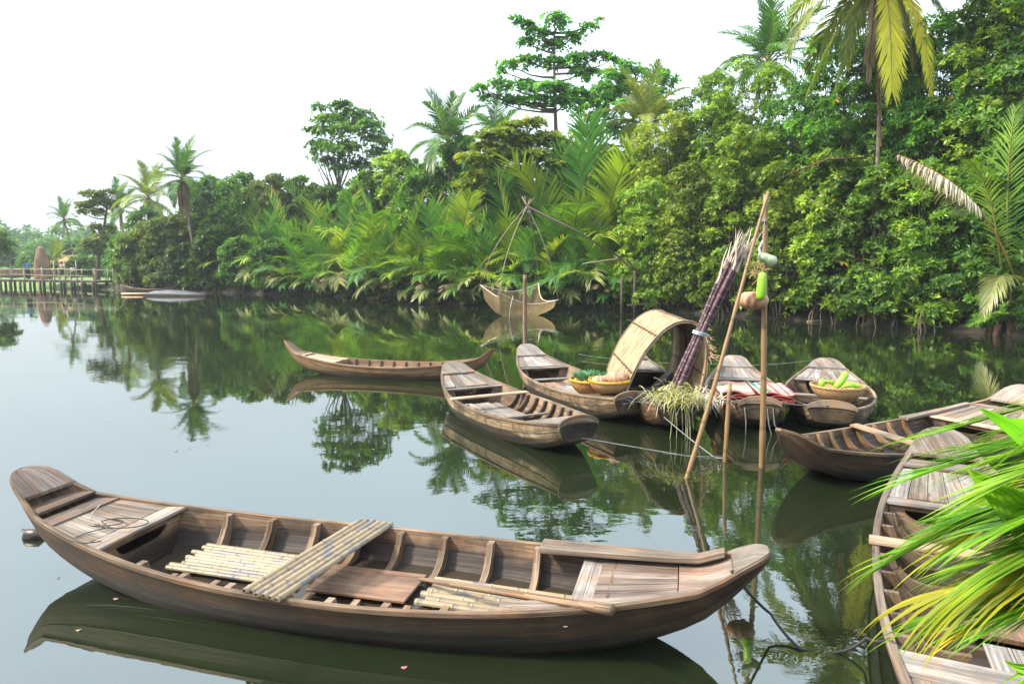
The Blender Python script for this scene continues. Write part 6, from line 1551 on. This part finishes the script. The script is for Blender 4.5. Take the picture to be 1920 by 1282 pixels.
# ---- far moored boats
J = Hull('wooden_sampan', PZ(228, 536, .55), PZ(335, 538, .5), 1.0, .3, .35, .3, .08, .08, .06, .06, .06, .06, .1, .1, draft=.1, label='distant dark boat moored under the left bushes', mats=MA)
J.shell(); J.gunwale(); J.deck(.01, .2, 3, 'bow_deck'); J.rib(.4); J.rib(.6)
tb0, tb1 = PZ(276, 552, .1), PZ(392, 553, .1); c = (tb0+tb1)/2; d_ = tb1-tb0; e = empty('covered_boat', (c.x, c.y, 0), math.atan2(d_.y, d_.x), 'low boat under a grey tarpaulin beside the distant dark boat', 'boat')
mb = MB(); P = []; LL = d_.length
for i in range(25):
    u = i/24; row = []
    hgt = .45*math.sin(PI*min(1, u*1.05+.02))**.6*(1-.45*u); wd_ = .55*math.sin(PI*(.08+.86*u))**.5
    for j in range(11):
        v = j/10*PI; row.append(((u-.5)*LL, -wd_*math.cos(v), .12+hgt*math.sin(v)**.8*(1+.05*math.sin(u*25+j))))
    P.append(row)
mb.grid(P); mb.build('tarpaulin', simple('grey_tarp', (.07, .078, .10), .55, .2, 3, bumps=.03), e, smooth=True)
mb = MB(); mb.ribbon([(-LL/2, .5, .16), (0, .62, .12), (LL/2, .5, .16)], [(-LL/2, -.5, .16), (0, -.62, .12), (LL/2, -.5, .16)], .3); mb.build('hull', M['grey_out'], e)
for i, (a_, b_) in enumerate((((228, 551), (300, 551)), ((320, 553), (382, 550)))):
    p, q = PZ(*a_, .1), PZ(*b_, .1); mb = MB(); mb.tube([p-p, q-p], .09, 8); o = mb.build('floating_log', M['pale_plank'], None, smooth=True, loc=p); tag(o, ['pale log floating before the distant dark boat', 'pale log floating before the tarpaulin covered boat'][i], 'log')

# ============================================================ foreground areca palm
ar = empty('areca_palm', (2.95, 1.25, .75), 0, 'bright green and gold palm in the right foreground, leaning over the corner boat', 'palm')
A0 = Vector(ar.location)
mb = MB()
for k in range(5): a = k*1.25; mb.tube([(math.cos(a)*.14, math.sin(a)*.14, -.3), (math.cos(a)*.1, math.sin(a)*.1, .3), (math.cos(a)*.05, math.sin(a)*.05, .75+.1*k)], [.04, .035, .02], 8)
mb.build('stems', M['stalk'], ar, smooth=True)
def af(pts_px, mt, z0=1.5, y0=None, seed=1, **kw):
    P_ = [Vector((2.85, 1.3, z0))]+[PY(px, py, y) for px, py, y in pts_px]; P_ = [p-A0 for p in P_]
    base = dict(nl=30, ll=.5, w=.029, petiole=.22, prof=lambda k: .72+.28*np.sin(np.pi*np.clip(k, 0, 1)), a0=52, a1=16, grav=.35, vee=.12, seg=6, rr=(.011, .004), ragged=.0, jit=.2); base.update(kw)
    return link('frond', frond_mesh('areca_frond', bez(*P_, n=20), [M[mt], M['stalk_y' if mt == 'areca_gold' else 'stalk']], seed=seed, **base), ar)
AF = [  # control points (px, py, distance), material, start height, options
 (((2200, 880, 2.0), (2000, 1040, 2.2), (1770, 1112, 2.3)), 'areca_gold', 1.45, dict(nl=26, ll=.50, grav=.6, vee=.0, a0=66, w=.034)),
 (((2250, 760, 2.2), (1950, 905, 2.5), (1690, 1040, 2.7)), 'areca', 1.5, dict(nl=36, ll=.45, a0=36, a1=14, grav=.3)),
 (((2250, 900, 2.0), (2000, 1075, 2.3), (1765, 1160, 2.45)), 'areca', 1.3, dict(nl=36, ll=.40, a0=42, a1=16, grav=.35)),
 (((2250, 650, 2.3), (1980, 815, 2.7), (1740, 885, 2.9)), 'areca', 1.8, dict(nl=30, ll=.5, a0=36, a1=14, grav=.2)),
 (((2250, 600, 2.5), (1990, 750, 2.9), (1780, 805, 3.1)), 'areca', 2.0, dict(nl=28, ll=.5, a0=34, a1=14, grav=.2)),
 (((2250, 780, 2.1), (2050, 900, 2.3), (1820, 965, 2.5)), 'areca', 1.6, dict(nl=34, ll=.48, a0=45, grav=.3)),
 (((2250, 840, 2.0), (2060, 980, 2.2), (1850, 1050, 2.4)), 'areca', 1.5, dict(nl=34, ll=.46, a0=48, grav=.35)),
 (((2300, 1050, 1.7), (2120, 1180, 1.9), (1960, 1255, 2.0)), 'areca', 1.2, dict(nl=20, ll=.32, a0=48, grav=.5)),
 (((2250, 760, 2.1), (2050, 860, 2.4), (1830, 1000, 2.5)), 'areca_gold', 1.6, dict(nl=32, ll=.48, a0=30, a1=12, grav=.3, w=.032)),
 (((2250, 700, 2.2), (2080, 800, 2.4), (1880, 860, 2.6)), 'areca', 1.8, dict(nl=30, ll=.46, a0=50, grav=.3)),
 (((2250, 650, 2.3), (2080, 830, 2.45), (1860, 925, 2.6)), 'areca', 1.7, dict(nl=30, ll=.48, a0=40, grav=.4)),
 (((2250, 980, 1.9), (2060, 1100, 2.1), (1870, 1150, 2.2)), 'areca', 1.3, dict(nl=30, ll=.42, a0=50, grav=.4)),
 (((2250, 560, 2.4), (2100, 720, 2.7), (1900, 800, 2.9)), 'areca', 1.9, dict(nl=30, ll=.44, a0=52, grav=.25)),
 (((2280, 820, 1.9), (2100, 960, 2.1), (1930, 990, 2.25)), 'areca', 1.5, dict(nl=30, ll=.4, a0=62, grav=.35)),
 (((2280, 900, 1.9), (2120, 1020, 2.1), (1940, 1095, 2.2)), 'areca_gold', 1.4, dict(nl=26, ll=.42, a0=62, grav=.6, w=.032)),
 (((2250, 700, 2.4), (2050, 820, 2.7), (1830, 840, 2.95)), 'areca', 1.9, dict(nl=30, ll=.46, a0=40, grav=.25)),
]
Ra = random.Random(77)
for q in range(9):
    tx, ty = Ra.uniform(1860, 1980), 815+q*44+Ra.uniform(-15, 15); dd = Ra.uniform(2.15, 2.75)
    AF.append((((2250, ty-190, dd-.3), (2080, ty-70, dd-.1), (tx, ty, dd)), 'areca', Ra.uniform(1.3, 1.9), dict(nl=30, ll=Ra.uniform(.34, .48), a0=Ra.uniform(38, 62), a1=Ra.uniform(12, 22), grav=Ra.uniform(.1, .35), vee=Ra.uniform(-.05, .2), w=.027)))
for i, (pp_, mt_, z_, kw_) in enumerate(AF): af(pp_, mt_, z_, seed=i+1, **kw_)
def lance(p0, p1, w, name='young_leaf', pleats=7, bow=.06):
    p0, p1 = p0-A0, p1-A0; d_ = (p1-p0); L_ = d_.length; u = d_.normalized(); s_ = u.cross(Vector((0, -1, .35))).normalized(); nn = s_.cross(u); mb = MB(); n = 18; m = pleats*2; P = []
    for i in range(n+1):
        t = i/n; ww = w*(math.sin(PI*min(1, .12+.88*t))**.75)*(1-.1*t); row = []
        for j in range(m+1):
            v = j/m*2-1; row.append(p0+u*L_*t+s_*ww*v+nn*(.006*(-1)**j+bow*math.sin(t*PI)+abs(v)*ww*.35))
        P.append(row)
    mb.grid(P); return mb.build(name, M['broad'], ar, smooth=False)
lance(PY(1995, 925, 2.35), PY(1838, 766, 2.45), .045, pleats=4)
lance(PY(2010, 1120, 2.2), PY(1815, 880, 2.35), .085)
lance(PY(2050, 870, 2.35), PY(1880, 790, 2.6), .035, pleats=3)
lance(PY(1990, 1225, 2.0), PY(1885, 1238, 2.1), .02, pleats=2)

# ============================================================ haze, light, camera settings
mb = MB(); x0, x1, y0, y1, z0, z1 = -330, 330, -40, 420, -3.5, 34
vs = [(x, y, z) for x in (x0, x1) for y in (y0, y1) for z in (z0, z1)]
me = bpy.data.meshes.new('haze'); me.from_pydata(vs, [], [(0, 1, 3, 2), (4, 6, 7, 5), (0, 4, 5, 1), (2, 3, 7, 6), (0, 2, 6, 4), (1, 5, 7, 3)])
m_, nt, out = mat('haze_air'); pv = N(nt, 'ShaderNodeVolumePrincipled'); pv.inputs['Color'].default_value = (.86, .92, 1.0, 1); pv.inputs['Density'].default_value = .0005; pv.inputs['Anisotropy'].default_value = .2
nt.links.new(pv.outputs[0], out.inputs['Volume']); me.materials.append(m_)
HAZE = True
if HAZE:
    o = link('haze', me); tag(o, kind='stuff', label='thin pale haze in the air over the river', cat='haze')

SUN = Vector((-.86, -.16, .80)).normalized()
w = bpy.data.worlds.new('World'); scn.world = w; w.use_nodes = True; nt = w.node_tree
for n in list(nt.nodes): nt.nodes.remove(n)
wo = nt.nodes.new('ShaderNodeOutputWorld'); bg = nt.nodes.new('ShaderNodeBackground'); sky = nt.nodes.new('ShaderNodeTexSky')
sky.sky_type = 'NISHITA'; sky.sun_disc = False; sky.sun_elevation = math.asin(SUN.z); sky.sun_rotation = math.atan2(SUN.x, SUN.y); sky.dust_density = 6; sky.air_density = 1.4; sky.ozone_density = 1.0; sky.altitude = 0
hs = nt.nodes.new('ShaderNodeHueSaturation'); hs.inputs['Saturation'].default_value = .6; nt.links.new(sky.outputs[0], hs.inputs['Color'])
# veil of bright overcast over the clear-sky model: brighter towards the zenith, as a cloud layer is
gd = N(nt, 'ShaderNodeTexCoord').outputs['Generated']; sxyz = N(nt, 'ShaderNodeSeparateXYZ'); nt.links.new(gd, sxyz.inputs[0])
veil = ramp(nt, math_(nt, 'MAXIMUM', sxyz.outputs[2], 0.0), [(0, (.36, .405, .43)), (.16, (.52, .62, .69)), (.42, (.86, 1.06, 1.20)), (1, (1.05, 1.15, 1.22))])
vm = N(nt, 'ShaderNodeVectorMath', operation='SCALE'); nt.links.new(veil, vm.inputs[0]); vm.inputs['Scale'].default_value = VEIL
cl = noise(nt, scaled(nt, gd, (1, 1, 2.2)), 1.6, 4, .5); vm2 = N(nt, 'ShaderNodeVectorMath', operation='SCALE'); nt.links.new(vm.outputs[0], vm2.inputs[0]); nt.links.new(ramp(nt, cl, [(.3, .88), (.7, 1.1)]), vm2.inputs['Scale'])
nt.links.new(mixc(nt, .72, hs.outputs[0], vm2.outputs[0]), bg.inputs[0]); bg.inputs[1].default_value = .15; nt.links.new(bg.outputs[0], wo.inputs[0])
ld_ = bpy.data.lights.new('sun', 'SUN'); ld_.energy = 4.2; ld_.angle = math.radians(7); ld_.color = (1, .90, .70); lo = bpy.data.objects.new('sun', ld_); COL.objects.link(lo)
lo.rotation_euler = SUN.to_track_quat('Z', 'Y').to_euler(); lo.location = (-30, -30, 60)
vs_ = scn.view_settings; vs_.view_transform = 'Standard'; vs_.look = 'None'; vs_.gamma = 1; vs_.use_curve_mapping = False; vs_.exposure = EXPO
scn.render.engine = 'CYCLES'; cy = scn.cycles; cy.use_denoising = True
try: cy.denoiser = 'OPENIMAGEDENOISE'
except Exception: pass
cy.max_bounces = 6; cy.diffuse_bounces = 3; cy.glossy_bounces = 3; cy.transmission_bounces = 3; cy.transparent_max_bounces = 8; cy.volume_bounces = 0
cy.caustics_reflective = False; cy.caustics_refractive = False; cy.sample_clamp_indirect = 4

# small things drifting on the water
Rf = random.Random(5)
M['litter'] = simple('fallen_leaf_litter', (.42, .30, .16), .6, .6, 20); M['petal'] = simple('pink_petal', (.55, .22, .22), .6)
for i, (px, py) in enumerate(((218, 1122), (757, 1250), (147, 1180), (110, 1082), (330, 845), (700, 842), (1400, 905), (205, 790))):
    p = PZ(px, py, .006); s_ = Rf.uniform(.010, .02); a = Rf.uniform(0, 6.3); mb = MB(); n_ = 7
    pts = [(math.cos(a+t)*s_*(1.6 if k % 2 else 1.0), math.sin(a+t)*s_*.8, .004*math.sin(t*2)) for k, t in enumerate([2*PI*q/n_ for q in range(n_)])]
    mb.face(pts); o = mb.build('fallen_leaf', M['petal'] if i < 2 else M['litter'], None, loc=p)
    if i < 2: tag(o, ['pinkish petal on the water below the largest sampan left part', 'pink petal on the dark water under the middle of the largest sampan'][i], 'petal')
    else: tag(o, 'tiny fallen brown leaf drifting on the open water', 'leaf', 'fallen leaves drifting on the water')
